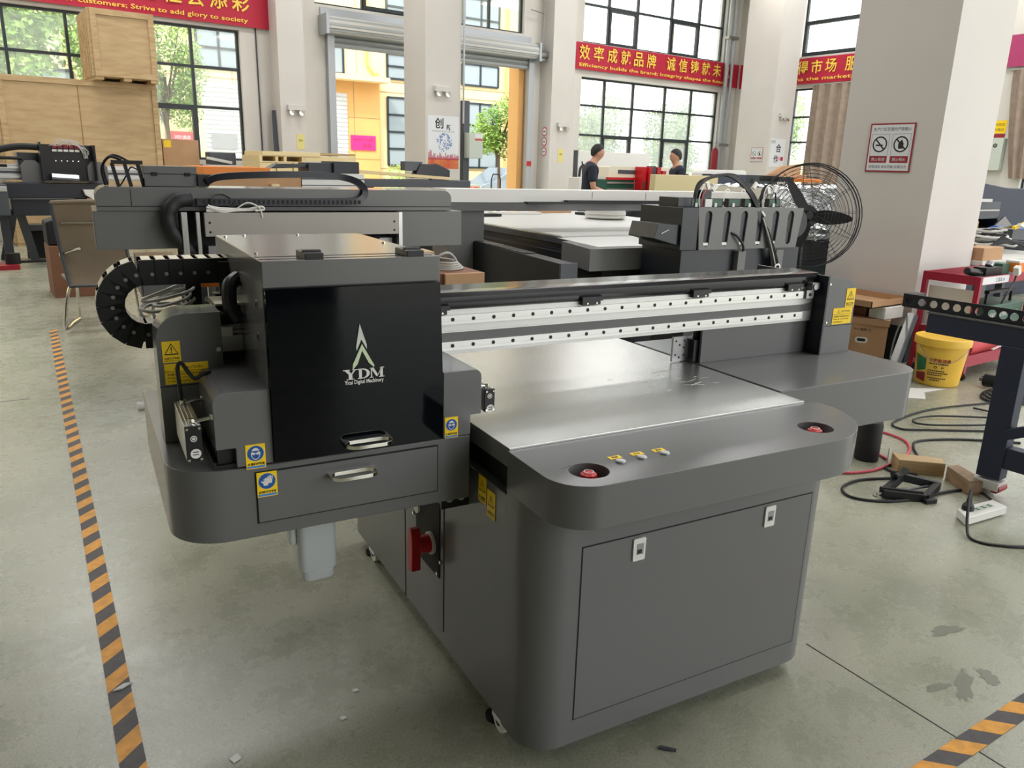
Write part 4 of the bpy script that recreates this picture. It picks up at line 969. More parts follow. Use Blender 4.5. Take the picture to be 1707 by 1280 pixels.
mb = MB('white').tube([(3.585, 4.03, 1.28), (3.575, 4.03, 1.33), (3.60, 4.03, 1.40), (3.66, 4.05, 1.43)], .004, 6).tube([(4.16, 4.03, 1.275), (4.155, 4.03, 1.37), (4.19, 4.03, 1.425), (4.24, 4.03, 1.40)], .004, 6).mat('red').tube([(3.60, 4.02, 1.28), (3.59, 4.02, 1.34), (3.62, 4.02, 1.39)], .004, 6)
TC.part('thin_wires', mb)
for (x, z, a) in ((3.64, 1.415, .4), (3.70, 1.40, -.9), (4.06, 1.42, -.6), (4.19, 1.39, .3), (4.255, 1.40, -.3)):
    TC.part('connector', MB('white').obox((x, 4.03, z), (.013 * math.cos(a), 0, .013 * math.sin(a)), (0, .008, 0), (-.024 * math.sin(a), 0, .024 * math.cos(a))), .002, label='white plug')
TC.part('cable_tie', MB('white').ring(.024, .008, (3.79, 4.0, 1.375), X, Z, 0, 14).ring(.02, .007, (3.93, 4.0, 1.38), X, Z, 0, 14))
mb = MB('black')
for k in range(6): mb.tube([(4.115 + .004 * k, 3.99, 1.215 - .008 * k), (4.16 + .006 * k, 3.985, 1.12), (4.23 + .012 * k, 3.975, .93), (4.255 + .014 * k, 3.97, .82)], .005, 6)
mb.mat('grey_cable').tube([(4.12, 3.985, 1.21), (4.175, 3.975, 1.10), (4.25, 3.965, .93), (4.285, 3.96, .82)], .006, 6)
mb.mat('white').ring(.03, .012, (4.285, 3.955, .865), X, Z, 0, 12).bar((4.10, 3.98, 1.25), (4.13, 3.98, 1.22), .012, .012)
TC.part('ribbon_cables', mb)
TC.part('loop_cable', MB('rubber').tube([(3.84, 4.02, 1.115), (3.89, 3.98, 1.09), (3.95, 3.975, 1.03), (3.965, 3.98, .985)], .009, 8))

# --- fourth printer far left with an open black carriage
T4 = Thing('flatbed_printer', 'dark printer with an open black carriage in front of the big wooden crate', 'printer', (.9, 13.6, 0), 'r')
T4.part('beam', MB('alu_matte').box(-2.4, 2.5, 13.1, 13.4, 1.13, 1.34).mat('slate').box(-2.4, 2.5, 13.09, 13.1, 1.22, 1.25).mat('alu').box(-2.4, 2.5, 13.07, 13.1, 1.28, 1.31).box(-2.4, 2.5, 13.07, 13.1, 1.15, 1.18).mat('ink').box(.62, .72, 13.06, 13.09, 1.30, 1.34), .003)
T4.part('beam_cover', MB('slate').box(.85, 1.4, 13.05, 13.5, 1.34, 1.50).box(.85, 1.4, 13.04, 13.05, 1.42, 1.43))
for x in (.985, 1.80): T4.part('cheek_plate', MB('paint').prism([(x - .12, 1.10), (x + .14, 1.10), (x + .14, 1.33), (x + .06, 1.40), (x - .06, 1.40), (x - .12, 1.33)], 'xz', 12.9, 13.05), .004)
T4.part('carriage_frame', MB('black').box(1.10, 1.12, 12.7, 13.0, 1.14, 1.645).box(1.76, 1.78, 12.7, 13.0, 1.14, 1.625).box(1.12, 1.76, 12.95, 13.0, 1.14, 1.62).box(1.12, 1.76, 12.7, 13.0, 1.12, 1.14), .003)
mb = MB('white'); rp = random.Random(14)
for i in range(5): mb.mat('white').box(1.27 + .07 * i, 1.325 + .07 * i, 12.92, 12.95, 1.525, 1.555).mat('deep_red').box(1.27 + .07 * i, 1.325 + .07 * i, 12.92, 12.95, 1.57, 1.62).mat('chrome').cyl((1.30 + .07 * i, 12.92, 1.40), (1.30 + .07 * i, 12.95, 1.40), .008, n=8)
mb.mat('foil').cyl((1.22, 12.85, 1.19), (1.55, 12.85, 1.17), .045, n=10)
for k in range(9): mb.mat('offwhite').tube([(1.2 + rp.uniform(0, .3), 12.88, 1.60), (1.3 + rp.uniform(0, .3), 12.86, 1.66 + rp.uniform(0, .04)), (1.6 + rp.uniform(0, .1), 12.88, 1.56), (1.68 + rp.uniform(-.03, .03), 12.9, 1.44)], .004, 5)
T4.part('wiring_and_valves', mb)
T4.part('supply_hose', MB('rubber').tube([(1.1, 12.9, 1.575), (.85, 12.95, 1.575), (.55, 13.0, 1.50), (.2, 13.05, 1.36)], .045, 10).tube([(.9, 13.0, 1.42), (.6, 13.0, 1.42), (.2, 13.0, 1.38)], .022, 8))
T4.part('front_apron', MB('dark_paint').box(.65, 1.9, 12.75, 13.3, .90, 1.10).box(.70, 1.62, 12.8, 13.3, .66, .90).mat('alu').box(.70, 1.45, 12.74, 12.76, .885, .895), .006)
T4.part('side_box', MB('slate').box(.20, .66, 12.6, 13.2, .68, 1.08).mat('alu').box(.2, .655, 12.59, 12.6, .99, 1.06), .006)
T4.part('white_arm', MB('white').prism([(1.56, 1.02), (1.80, 1.02), (1.80, .95), (1.74, .90), (1.76, .5), (1.68, .5), (1.66, .90), (1.58, .95)], 'xz', 12.6, 12.7), .003)
for (x0, x1) in ((.56, .72), (.62, .60), (.74, .98)): T4.part('trestle_leg', MB('slate').bar((x1 if x1 < .9 else .80, 13.2, .70), (x0 if x1 < .9 else x1 - .06, 13.5 if x0 < .6 else 13.3, 0), .11, .09, (0, 1, 0)), .003)
T4.part('lower_shelf', MB('slate').box(.85, 1.9, 13.25, 13.6, .42, .50).box(1.75, 1.9, 13.3, 13.5, 0, .45).mat('matte_black').box(.85, 1.9, 13.5, 13.6, 0, .42))
# --- control unit behind: grey box and beige panels of machines near the side wall
T5 = Thing('router_machine', 'orange and cream machine with red posts between the two men', 'machine', (10.4, 11.2, 0), 'r')
T5.part('hood', MB('cream').prism([(9.86, 1.36), (11.5, 1.36), (11.5, 1.56), (9.95, 1.56), (9.90, 1.54)], 'xz', 11.0, 11.4).mat('slate').prism([(10.12, 1.43), (10.75, 1.42), (10.75, 1.49), (10.12, 1.50)], 'xz', 10.99, 11.0).box(11.55, 12.0, 10.99, 11.0, 1.38, 1.46), .005)
T5.part('red_stripe', MB('red').box(9.85, 10.55, 10.96, 11.02, 1.32, 1.36))
T5.part('body', MB('teal').box(9.85, 10.55, 11.0, 11.4, .9, 1.32).mat('alu').box(9.86, 10.55, 10.97, 11.0, 1.10, 1.16).box(9.86, 10.55, 10.97, 11.0, 1.25, 1.28).mat('matte_black').box(9.86, 10.55, 10.98, 11.0, 1.02, 1.06).mat('slate').box(9.85, 11.2, 11.0, 11.4, 0, .9))
for x in (10.60, 10.76, 10.98, 11.12): T5.part('red_post', MB('red').box(x - .05, x + .05, 10.8, 11.0, .9, 1.56 - .06 * (x > 11)).mat('teal').box(x - .02, x + .02, 10.79, 10.8, 1.0, 1.3), .01)
T5.part('spindle', MB('slate').box(10.82, 10.92, 10.82, 10.98, 1.02, 1.58).mat('red').box(11.18, 11.3, 10.85, 10.95, 1.28, 1.38).mat('carton_dark').box(10.5, 11.1, 10.8, 11.0, .92, 1.04))
single('machine_cover', 'beige panel of a machine right of the red posted machine', 'panel', MB('beige').box(9.70, 11.27, 9.62, 9.75, 0, 1.44), (10.5, 9.7, 0), 'r', .01)
single('rounded_cover', 'white rounded machine lid above the wired carriage', 'machine lid', MB('white').prism([(12.05, 0), (13.4, 0)] + arc(13.3, 1.47, .08, 0, 90, 5) + arc(12.18, 1.45, .1, 90, 180, 5), 'xz', 10.7, 11.0), (12.4, 10.8, 0), 'r', .01)
T6 = Thing('control_cabinet', 'navy and grey green cabinet standing behind the wired carriage', 'cabinet', (12.4, 10.0, 0), 'r')
T6.part('navy_panel', MB('navy').box(11.6, 12.45, 9.95, 10.3, 0, 1.47), .008)
T6.part('grey_panel', MB('skirt').box(12.45, 13.4, 9.95, 10.3, 0, 1.47).mat('matte_black').cyl((12.62, 9.949, 1.36), (12.62, 9.951, 1.36), .06, n=14), .008)
single('white_board', 'large white board standing behind the man on the left', 'board', MB('white').box(10.14, 12.1, 12.2, 12.26, .3, 1.83).mat('slate').box(10.10, 10.14, 12.18, 12.28, 0, 1.84), (11.1, 12.2, 0), 'r', .004)
single('white_cabinet', 'low white cabinet left of the man in dark clothes', 'cabinet', MB('white').box(9.12, 9.42, 10.9, 11.2, 0, 1.35), (9.27, 11.0, 0), 'r', .01)
single('black_tool', 'black hose fitting on top of the low white cabinet', 'tool', MB('rubber').tube([(9.2, 11.0, 1.36), (9.22, 11.0, 1.5), (9.3, 11.0, 1.56), (9.38, 11.0, 1.48), (9.3, 11.0, 1.40)], .022).tube([(9.28, 11.0, 1.5), (9.25, 11.0, 1.62)], .012), (9.25, 11.0, 1.36), 'r')
# foil wrapped unit behind the fan
def crumple(x0, x1, y0, y1, z0, z1, amp, seed):
    rp = random.Random(seed); ph = [(rp.uniform(4, 16), rp.uniform(4, 16), rp.uniform(0, 6)) for _ in range(9)]
    def dn(a, b): return amp * sum(math.sin(p * a + q * b + r) for p, q, r in ph) / 3
    mb = MB('foil')
    mb.grid(lambda a, b: V((x0 + (x1 - x0) * a, y0 + dn(a * 3, b * 2) , z0 + (z1 - z0) * b + dn(a * 2 + 1, b) * .5)), 40, 24)
    mb.grid(lambda a, b: V((x0 + (x1 - x0) * a, y0 + (y1 - y0) * b + dn(a * 3, 2) * (1 - b), z1 + dn(a * 3, b * 2 + 1) * .5 + dn(a * 2 + 1, 1) * .5 * (1 - b))), 40, 16)
    mb.grid(lambda a, b: V((x0 + dn(0, b * 2) * 0, y0 + (y1 - y0) * a, z0 + (z1 - z0) * b)), 12, 12)
    return mb
TF2 = Thing('wrapped_machine', 'machine wrapped in crumpled silver foil behind the pedestal fan', 'machine', (8.6, 6.6, 0), 'r')
TF2.part('foil_wrap', crumple(7.85, 9.9, 6.0, 7.0, .72, 1.34, .05, 5))
TF2.part('foil_wrap', crumple(7.6, 8.3, 6.2, 7.0, .70, 1.12, .04, 9))
TF2.part('base', MB('skirt').box(7.7, 9.9, 6.05, 7.0, 0, .70).mat('matte_black').box(8.1, 9.4, 5.98, 6.05, .45, .68))
single('carton', 'flattened carton leaning on the foil wrapped machine', 'carton', MB('carton').prism([(8.75, 1.45), (9.5, 1.45), (9.5, 1.64), (9.1, 1.60)], 'xz', 6.70, 6.75), (9.1, 6.7, 1.45), 'r')
single('carton', 'brown and orange carton lying on the foil wrapped machine', 'carton', MB('orange').box(9.0, 9.4, 6.3, 6.45, 1.41, 1.45).mat('carton').box(8.7, 9.3, 6.46, 6.6, 1.41, 1.50), (9.1, 6.4, 1.41), 'r')
single('black_case', 'small black case lying on the foil wrapped machine', 'case', MB('matte_black').box(8.38, 8.68, 6.2, 6.5, 1.41, 1.47).box(8.3, 8.45, 6.25, 6.4, 1.44, 1.48), (8.55, 6.3, 1.41), 'r', .01)
# pedestal fan
fc = V((5.579, 3.816, 1.186)); nrm = V((-.60, -.78, .16)).normalized(); fu = V((.78, -.60, 0)).normalized(); fv = nrm.cross(fu).normalized() * 1
if fv.z < 0: fv = -fv
TFan = Thing('pedestal_fan', 'large black pedestal fan with round wire guard before the big column', 'fan', (fc.x, fc.y, 0), 'r')
mb = MB('rubber'); Rf = .404
def fpt(r, a, dome=1): return fc + fu * (r * math.cos(a)) + fv * (r * math.sin(a)) + nrm * dome * (.05 + .075 * (1 - (r / Rf) ** 2))
for dome in (1, -1):
    for k in range(12):
        r = .09 + (Rf - .09) * k / 11
        mb.tube([fpt(r, 2 * math.pi * i / 36, dome) for i in range(36)], .0017 if k < 11 else .004, 4, True, smooth=False)
    for k in range(12):
        a = 2 * math.pi * k / 12 + .1
        mb.tube([fpt(.02 + (Rf - .02) * i / 6, a, dome) for i in range(7)], .002, 4, smooth=False)
mb.tube([fc + fu * (Rf * math.cos(2 * math.pi * i / 40)) + fv * (Rf * math.sin(2 * math.pi * i / 40)) for i in range(40)], .006, 6, True, smooth=False)
TFan.part('wire_guard', mb)
mb = MB('matte_black')
for k in range(3):
    a0 = RAD(128 + 120 * k - 6)
    if k == 2: a0 = RAD(-3)
    if k == 1: a0 = RAD(250)
    d = fu * math.cos(a0) + fv * math.sin(a0); s = (fv * math.cos(a0) - fu * math.sin(a0)); tw = nrm * .5 + s * .85
    def bl(a, b): 
        r = .05 + .30 * a; wdt = (.05 + .09 * math.sin(math.pi * min(1, a * .9 + .1)) ** .7) * (1 if a < .98 else .7)
        return fc + d * r + tw.normalized() * wdt * (b - .5) * (1 - .35 * a)
    mb.grid(bl, 10, 4); mb.grid(lambda a, b: bl(a, b) + nrm * .004, 10, 4)
TFan.part('blade', mb)
TFan.part('motor', MB('black').cyl(fc - nrm * .25, fc - nrm * .02, .085, .09, 20).cyl(fc - nrm * .02, fc + nrm * .04, .05, .03, 18))
TFan.part('stand', MB('black').cyl((fc.x, fc.y, .03), fc - nrm * .14, .028, n=14).lathe([(.26, 0), (.26, .02), (.05, .05), (.03, .06)], (fc.x, fc.y, 0), 28))
# ================================================================== black half-built printer frame at the right edge
TB = Thing('printer_frame', 'black printer frame on casters at the right edge, with a punched rail', 'machine frame', (4.05, 1.6, 0), 'r')
hl = [[(y + .019 * math.cos(-2 * math.pi * i / 14), .888 + .019 * math.sin(-2 * math.pi * i / 14)) for i in range(14)] for y in (2.075, 2.012, 1.952, 1.893, 1.837, 1.783, 1.732, 1.672, 1.622, 1.574, 1.520, 1.46, 1.40)]
TB.part('punched_rail', MB('dark_paint').prism([(2.112, .855), (1.30, .855), (1.30, .922), (2.112, .922)], 'yz', 4.0, 4.006, hl).box(4.006, 4.12, 2.06, 2.112, .855, .922).box(4.006, 4.05, 1.30, 2.11, .852, .857), .001)
TB.part('top_beam', MB('paint').box(3.985, 4.12, 1.30, 1.97, .842, .852).mat('navy').box(3.99, 4.11, 1.30, 1.965, .745, .842), .002)
TB.part('leg', MB('navy').box(3.985, 4.065, 1.49, 1.60, .095, .75), .004)
TB.part('cross_bar', MB('navy').box(3.99, 4.06, 1.22, 1.49, .16, .265).mat('navy').bar((4.0, 1.50, .33), (4.0, 1.36, .40), .05, .05), .003)
TB.part('knob', MB('matte_black').cyl((4.03, 1.60, .56), (4.03, 1.66, .56), .03, n=16))
mb = MB('offwhite').box(3.975, 4.075, 1.485, 1.605, .04, .085).cyl((3.99, 1.545, .037), (4.06, 1.545, .037), .037, n=20).cyl((3.965, 1.61, .03), (4.02, 1.61, .03), .028, n=16)
mb.mat('deep_red').cyl((3.98, 1.50, .05), (4.07, 1.50, .05), .022, n=16).mat('steel').cyl((4.02, 1.545, .085), (4.02, 1.545, .1), .02, n=10)
TB.part('caster', mb, .003, label='white caster with red wheel')
TB.part('far_leg', MB('navy').box(4.9, 5.0, 1.2, 1.28, .06, .842).box(4.05, 4.9, 1.26, 1.32, .76, .84))
# ------------------------------------------------------------------ things round the big column
TBk = Thing('paint_bucket', 'yellow plastic bucket with black printed text under the black frame', 'bucket', (5.98, 2.80, 0), 'r')
bc = (5.98, 2.80, 0)
TBk.part('pail', MB('bucket').lathe([(.142, 0), (.150, .006), (.180, .315), (.188, .315), (.188, .32), (.178, .325), (.14, .01)], bc, 32))
TBk.part('lid', MB('bucket').lathe([(.183, .305), (.194, .307), (.195, .345), (.192, .362), (.186, .365), (.183, .352), (.01, .350)], bc, 32))
def bk(ang, h, ww, hh, mt, txt=None, e=.001):
    r = .1500 + (.180 - .150) * h / .315 + e; a = RAD(ang); o = V(bc) + V((r * math.cos(a), r * math.sin(a), h)); u = V((-math.sin(a), math.cos(a), 0)); v = V((.13 * math.cos(a), .13 * math.sin(a), .99)).normalized()
    return o, u, v
mb = MB('deep_red')
for i, ch in enumerate('长海能润滑'):
    o, u, v = bk(186 + 10 * i, .205, .03, .03, None); mb.text(ch, o, u, v, 0, h=.028, bold=.02)
mb.mat('ink')
for (h, n, a0, st) in ((.178, 9, 184, 5), (.125, 8, 182, 5.2), (.108, 10, 182, 5.0), (.092, 7, 182, 5.2), (.068, 9, 184, 5.0), (.052, 5, 190, 5.2)):
    for i in range(n):
        o, u, v = bk(a0 + st * i, h, 0, 0, None); mb.plate(.0105, .008, o, u, v, .0005)
for i, s in enumerate('♻⚠'):
    o, u, v = bk(198 + 16 * i, .153, 0, 0, None); mb.ring(.012, .005, o, u, v, .0005, 3 if i else 6)
TBk.part('printed_text', mb, label='printed text')
mb = MB('bucket_green')
for i in range(6):
    o, u, v = bk(146 + 5 * i, .165, 0, 0, None); mb.mat('bucket_green').plate(.016, .13 - .008 * i, o, u, v, .0008)
    o, u, v = bk(146 + 5 * i, .065, 0, 0, None); mb.mat('deep_red').plate(.016, .05 + .004 * i, o, u, v, .0008)
TBk.part('label_patch', mb, label='green and red label')
TBk.part('bail_handle', MB('steel').tube([V(bc) + V((.193 * math.cos(RAD(a)), .193 * math.sin(RAD(a)), .30 - .11 * math.sin(RAD(a - 150) * 1.5))) for a in range(150, 271, 15)], .0025, 6))
# red tool cart
mat('cart_red', (158, 28, 54), 0.45)
TCt = Thing('tool_cart', 'red metal tool cart beside the big column, behind the black frame', 'cart', (6.75, 2.95, 0), 'r')
cx0, cx1, cy0_, cy1_ = 6.24, 7.15, 2.74, 3.14
for (x, y) in ((cx0, cy0_), (cx0, cy1_), (cx1, cy0_), (cx1, cy1_)): TCt.part('post', MB('cart_red').box(x - .018, x + .018, y - .018, y + .018, .03, .80).mat('steel').cyl((x - .0185, y, .77), (x - .0185, y, .77), .004, n=6), .002)
TCt.part('top_tray', MB('cart_red').box(cx0, cx1, cy0_, cy1_, .735, .75).box(cx0 - .012, cx0 - .004, cy0_, cy1_, .735, .80).box(cx0, cx1, cy0_ - .012, cy0_ - .004, .735, .80).box(cx0, cx1, cy1_, cy1_ + .01, .735, .80).mat('poster_white').box(cx0 + .02, cx0 + .45, cy0_ - .015, cy0_ - .012, .74, .795).mat('ink').text('工具车 H', (cx0 + .3, cy0_ - .0155, .767), X, Z, .0005, h=.035), .002)
TCt.part('middle_shelf', MB('alu').box(cx0, cx1, cy0_, cy1_, .36, .375).mat('deep_red').box(cx0 - .01, cx0, cy0_, cy1_, .33, .375).box(cx0, cx1, cy0_ - .01, cy0_, .33, .375), .002)
TCt.part('lower_shelf', MB('cart_red').box(cx0, cx1, cy0_, cy1_, .10, .115).box(cx0 - .01, cx0, cy0_, cy1_, .10, .19).box(cx0, cx1, cy0_ - .01, cy0_, .10, .19), .002)
TCt.part('side_panel', MB('offwhite').box(cx0 + .02, cx0 + .024, cy0_ + .03, cy1_ - .03, .375, .69))
for (x, y) in ((cx0, cy0_), (cx0, cy1_), (cx1, cy0_), (cx1, cy1_)): TCt.part('caster', MB('rubber').cyl((x - .015, y, .032), (x + .015, y, .032), .032, n=14))
TG = Thing('tool_case', 'green power tool case with white lettering on the red cart', 'tool case', (6.75, 2.86, .376), 'r')
TG.part('case', MB('tool_green').box(6.45, 7.1, 2.75, 3.0, .376, .56), .015)
TG.part('handle', MB('black').box(6.56, 6.58, 2.80, 2.82, .56, .66).box(6.98, 7.0, 2.80, 2.82, .56, .66).box(6.56, 7.0, 2.79, 2.83, .64, .665), .004)
TG.part('lettering', MB('white').text('IGBT 逆变焊机 ARC-250', (6.78, 2.749, .48), X, Z, .001, w=.48).mat('red').plate(.2, .015, (6.6, 2.749, .42), X, Z, .001))
single('power_tool', 'black power tool lying on top of the red cart', 'tool', MB('black').cyl((6.28, 2.86, .83), (6.48, 2.84, .80), .028, n=14).box(6.46, 6.72, 2.80, 2.90, .76, .85).mat('tool_green').box(6.72, 6.85, 2.80, 2.9, .775, .87).mat('steel').cyl((6.6, 2.85, .85), (6.62, 2.85, .88), .03, n=12).mat('rubber').box(6.3, 6.8, 2.8, 2.9, .751, .79), (6.55, 2.85, .751), 'r', .004)
single('white_plug', 'white plug with black lead on the cart edge', 'plug', MB('white').obox((6.72, 2.69, .83), (.02, 0, .01), (0, .02, 0), (-.012, 0, .03)).mat('black').tube([(6.72, 2.69, .80), (6.70, 2.69, .74), (6.62, 2.69, .66), (6.58, 2.70, .58)], .007), (6.72, 2.71, .80), 'r')
single('orange_adapter', 'orange adapter block on the cart edge', 'adapter', MB('orange').box(6.86, 7.02, 2.74, 2.84, .80, .875).mat('white').box(6.86, 7.0, 2.74, 2.84, .875, .89).mat('black').tube([(7.02, 2.76, .83), (7.08, 2.70, .80), (7.10, 2.69, .65), (7.09, 2.69, .45)], .007), (6.94, 2.79, .80), 'r')
single('red_canister', 'red cylinder lying on the lower shelf of the tool cart', 'canister', MB('pale_red').lathe([(.02, 0), (.10, .03), (.105, .1), (.105, .55), (.02, .58)], (6.4, 2.88, .222), 24, (1, 0, 0)), (6.7, 2.88, .116), 'r')
single('white_strap', 'tangled white cable tie strip on the lower cart shelf', 'strap', MB('white').bar((6.75, 2.72, .30), (6.85, 2.71, .20), .018, .008).bar((6.6, 2.71, .21), (6.9, 2.71, .245), .018, .008).bar((6.88, 2.71, .20), (6.84, 2.71, .27), .02, .01), (6.78, 2.71, .20), 'r')
# cartons by the column
FR['c'] = Matrix.Rotation(RAD(28.9), 4, 'Z')
def cfr(x, y): p = FR['c'].inverted() @ V((x, y, 0)); return p.x, p.y
qx, qy = cfr(5.93, 3.42)
TBx = Thing('carton', 'brown carton with a white rimmed hand hole on the floor by the big column', 'carton', (qx + .17, qy, 0), 'c')
TBx.part('box', MB('carton').box(qx, qx + .33, qy - .185, qy + .185, 0, .355), .003)
TBx.part('lid', MB('carton').box(qx - .008, qx + .338, qy - .193, qy + .193, .345, .40), .003)
o_b = V((qx - .0005, qy, .22))
TBx.part('hand_hole', MB('white').poly(rrect(-.048, .048, -.024, .024, .022, 6), o_b, -Y, Z, .0006).mat('ink').poly(rrect(-.032, .032, -.012, .012, .011, 6), o_b, -Y, Z, .0012))
TBx.part('print_marks', MB('ink').text('↑↑ 易碎 ☂', o_b + V((0, 0, .085)), -Y, Z, .0008, w=.14))
single('carton_tray', 'shallow open carton tray lying on the stacked boxes by the column', 'carton tray', MB('carton').box(5.80, 6.36, 3.30, 3.86, .505, .512).box(5.80, 5.806, 3.30, 3.86, .505, .56).box(6.354, 6.36, 3.20, 3.86, .505, .56).box(5.80, 6.36, 3.30, 3.306, .505, .56).box(5.80, 6.36, 3.854, 3.86, .505, .56), (6.08, 3.58, .505), 'r')
single('foam_block', 'white foam block between the carton and the tray on top of it', 'foam block', MB('white').box(5.98, 6.25, 3.28, 3.42, .402, .50), (6.1, 3.33, .402), 'r', .006)
single('carton', 'low dark brown carton under the tray by the column', 'carton', MB('carton_dark').box(5.98, 6.22, 3.45, 3.60, .402, .50), (6.1, 3.53, .402), 'r', .003)
single('alu_profile', 'aluminium profile leaning against the red cart', 'profile', MB('alu').bar((5.50, 2.92, .02), (6.05, 3.10, .46), .07, .05, (0, 1, 0)).mat('slate').bar((5.49, 2.896, .03), (6.04, 3.075, .465), .012, .05, (0, 1, 0)), (5.52, 2.86, 0), 'r')
single('black_lead', 'black lead hanging from the cart to the wing of the printer', 'cable', MB('black').tube([(6.0, 3.12, .47), (5.80, 3.06, .40), (5.60, 2.98, .27), (5.45, 2.90, .10), (5.38, 2.88, .008)], .007), (5.8, 2.85, 0), 'r')
single('paper_sheet', 'white paper sheet on the floor beside the yellow bucket', 'paper', MB('white').prism([(5.32, 2.72), (5.60, 2.84), (5.86, 2.66), (5.62, 2.70), (5.45, 2.60)], 'xy', .001, .004), (5.55, 2.8, 0), 'r')
mb = MB('blue'); rp = random.Random(6)
for i in range(14): mb.mat(('white', 'blue', 'steel')[i % 3]).obox((6.2 + rp.uniform(-.09, .1), 2.52 + rp.uniform(-.05, .05), .02 + rp.uniform(0, .06)), (rp.uniform(.01, .04), rp.uniform(-.02, .02), 0), (-.01, .015, 0), (0, 0, .012))
single('parts_pile', 'small pile of blue and white fittings right of the bucket', 'parts', mb, (6.2, 2.52, 0), 'r', kind='stuff')
mb = MB('rubber')
for k in range(4): mb.tube([(6.05 + .28 * math.cos(a * .785 + k) * (1 - .12 * k), 2.30 + .16 * math.sin(a * .785 + k) * (1 - .1 * k), .011 + .012 * k) for a in range(8)], .009, 6, True)
single('cable_coil', 'black cable coil on the floor right of the bucket', 'cable coil', mb, (6.05, 2.3, 0), 'r')
# ------------------------------------------------------------------ floor objects right
single('black_canister', 'black cylindrical canister standing under the right wing', 'canister', MB('rubber').lathe([(.062, 0), (.064, .005), (.064, .20), (.058, .222), (.03, .23), (.001, .231)], (3.955, 2.15, 0), 28), (3.955, 2.15, 0), 'r')
single('white_tag', 'small white strip standing beside the black canister', 'tag', MB('offwhite').box(4.00, 4.02, 2.05, 2.055, .0, .085), (4.01, 2.05, 0), 'r')
rh_ = [(3.83, 2.30, .008), (4.15, 2.52, .008), (4.42, 2.44, .008), (4.44, 2.22, .008), (4.28, 2.08, .008), (4.05, 2.03, .008), (3.80, 2.02, .008), (3.62, 2.10, .008), (3.70, 2.24, .008), (3.95, 2.26, .008), (4.06, 2.17, .008), (4.03, 2.07, .008)]
single('red_hose', 'thin red air hose looped on the floor round the black canister', 'hose', MB('red_hose').tube(rh_, .007, 8), (4.0, 2.2, 0), 'r')
mb = MB('rubber').tube([(5.75, 2.30, .008), (5.2, 2.44, .008), (4.72, 2.42, .008), (4.62, 2.32, .008), (4.75, 2.22, .008), (5.0, 2.05, .008), (5.15, 1.95, .008)], .0064, 8)
mb.tube([(5.35, 2.10, .02), (5.05, 2.32, .02), (4.85, 2.36, .02), (4.78, 2.30, .02), (4.92, 2.18, .02), (5.25, 2.02, .02), (5.45, 2.1, .02), (5.5, 2.3, .01)], .0064, 8)
single('black_hose', 'black hose looped on the floor left of the black frame leg', 'hose', mb, (5.0, 2.2, 0), 'r')
mb = MB('rubber').tube([(5.0, 1.80, .007), (4.75, 2.02, .007), (4.50, 2.14, .007), (4.36, 2.10, .007), (4.22, 2.0, .007), (4.10, 1.96, .007), (3.93, 2.02, .007), (3.88, 1.95, .007), (3.95, 1.86, .007)], .007, 8)
mb.tube([(3.80, 1.90, .007), (3.62, 1.98, .007), (3.45, 1.97, .007), (3.38, 1.88, .007), (3.46, 1.77, .007), (3.62, 1.70, .007), (3.85, 1.66, .007), (4.0, 1.60, .007), (3.93, 1.50, .02), (3.86, 1.455, .03)], .007, 8)
single('black_cable', 'black cable running over the floor past the jack to the power strip', 'cable', mb, (4.0, 1.9, 0), 'r')
mb = MB('black').tube([(3.625, 1.455, .10), (3.62, 1.455, .135), (3.58, 1.44, .15), (3.53, 1.42, .12), (3.46, 1.38, .04), (3.42, 1.34, .007), (3.44, 1.26, .007), (3.6, 1.14, .007), (3.9, 1.08, .007), (4.3, 1.05, .007)], .0065, 8).lathe([(.026, 0), (.024, .02), (.012, .035), (.010, .06)], (3.628, 1.458, .047), 16)
single('plug_lead', 'black plug and lead in the white power strip', 'power lead', mb, (3.63, 1.46, .046), 'r')
TS = Thing('power_strip', 'white power strip with a black plug on the floor, lower right', 'power strip', (3.70, 1.45, 0), 'r')
mb = MB('white').prism([(3.53, 1.415), (3.60, 1.492), (3.855, 1.452), (3.83, 1.375)], 'xy', .006, .045)
TS.part('body', mb, .004)
mb = MB('bucket_green')
for k in range(3): a = .40 + .17 * k; mb.mat('offwhite').plate(.04, .034, (3.565 + .265 * a, 1.45 - .035 * a, .0455), V((.99, -.14, 0)), V((.14, .99, 0)), .001).mat('bucket_green').plate(.022, .007, (3.565 + .265 * a, 1.456 - .035 * a, .0465), V((.99, -.14, 0)), V((.14, .99, 0)), .001).plate(.022, .007, (3.565 + .265 * a, 1.444 - .035 * a, .0465), V((.99, -.14, 0)), V((.14, .99, 0)), .001)
TS.part('socket', mb)
# wooden blocks
def block(label, pts, h, m_, lines):
    mb = MB(m_).prism(pts, 'xy', 0, h)
    a, b = V((pts[0][0], pts[0][1], 0)), V((pts[1][0], pts[1][1], 0)); u = (b - a).normalized(); L = (b - a).length
    mb.mat('ply_line')
    for i in range(1, lines): mb.obox((a + b) / 2 + Z * (h * i / lines), u * L / 2, u.cross(Z) * .0008, Z * .0012)
    return single('wooden_block', label, 'wooden block', mb, ((pts[0][0] + pts[2][0]) / 2, (pts[0][1] + pts[2][1]) / 2, 0), 'r', .003)
block('pale plywood block behind the scissor jack on the floor', [(3.90, 1.94), (4.055, 1.775), (4.12, 1.83), (3.975, 2.02)], .075, 'ply', 7)
block('weathered wooden block touching the caster of the black frame', [(4.03, 1.755), (3.915, 1.59), (3.99, 1.545), (4.105, 1.735)], .075, 'wood_dirty', 5)
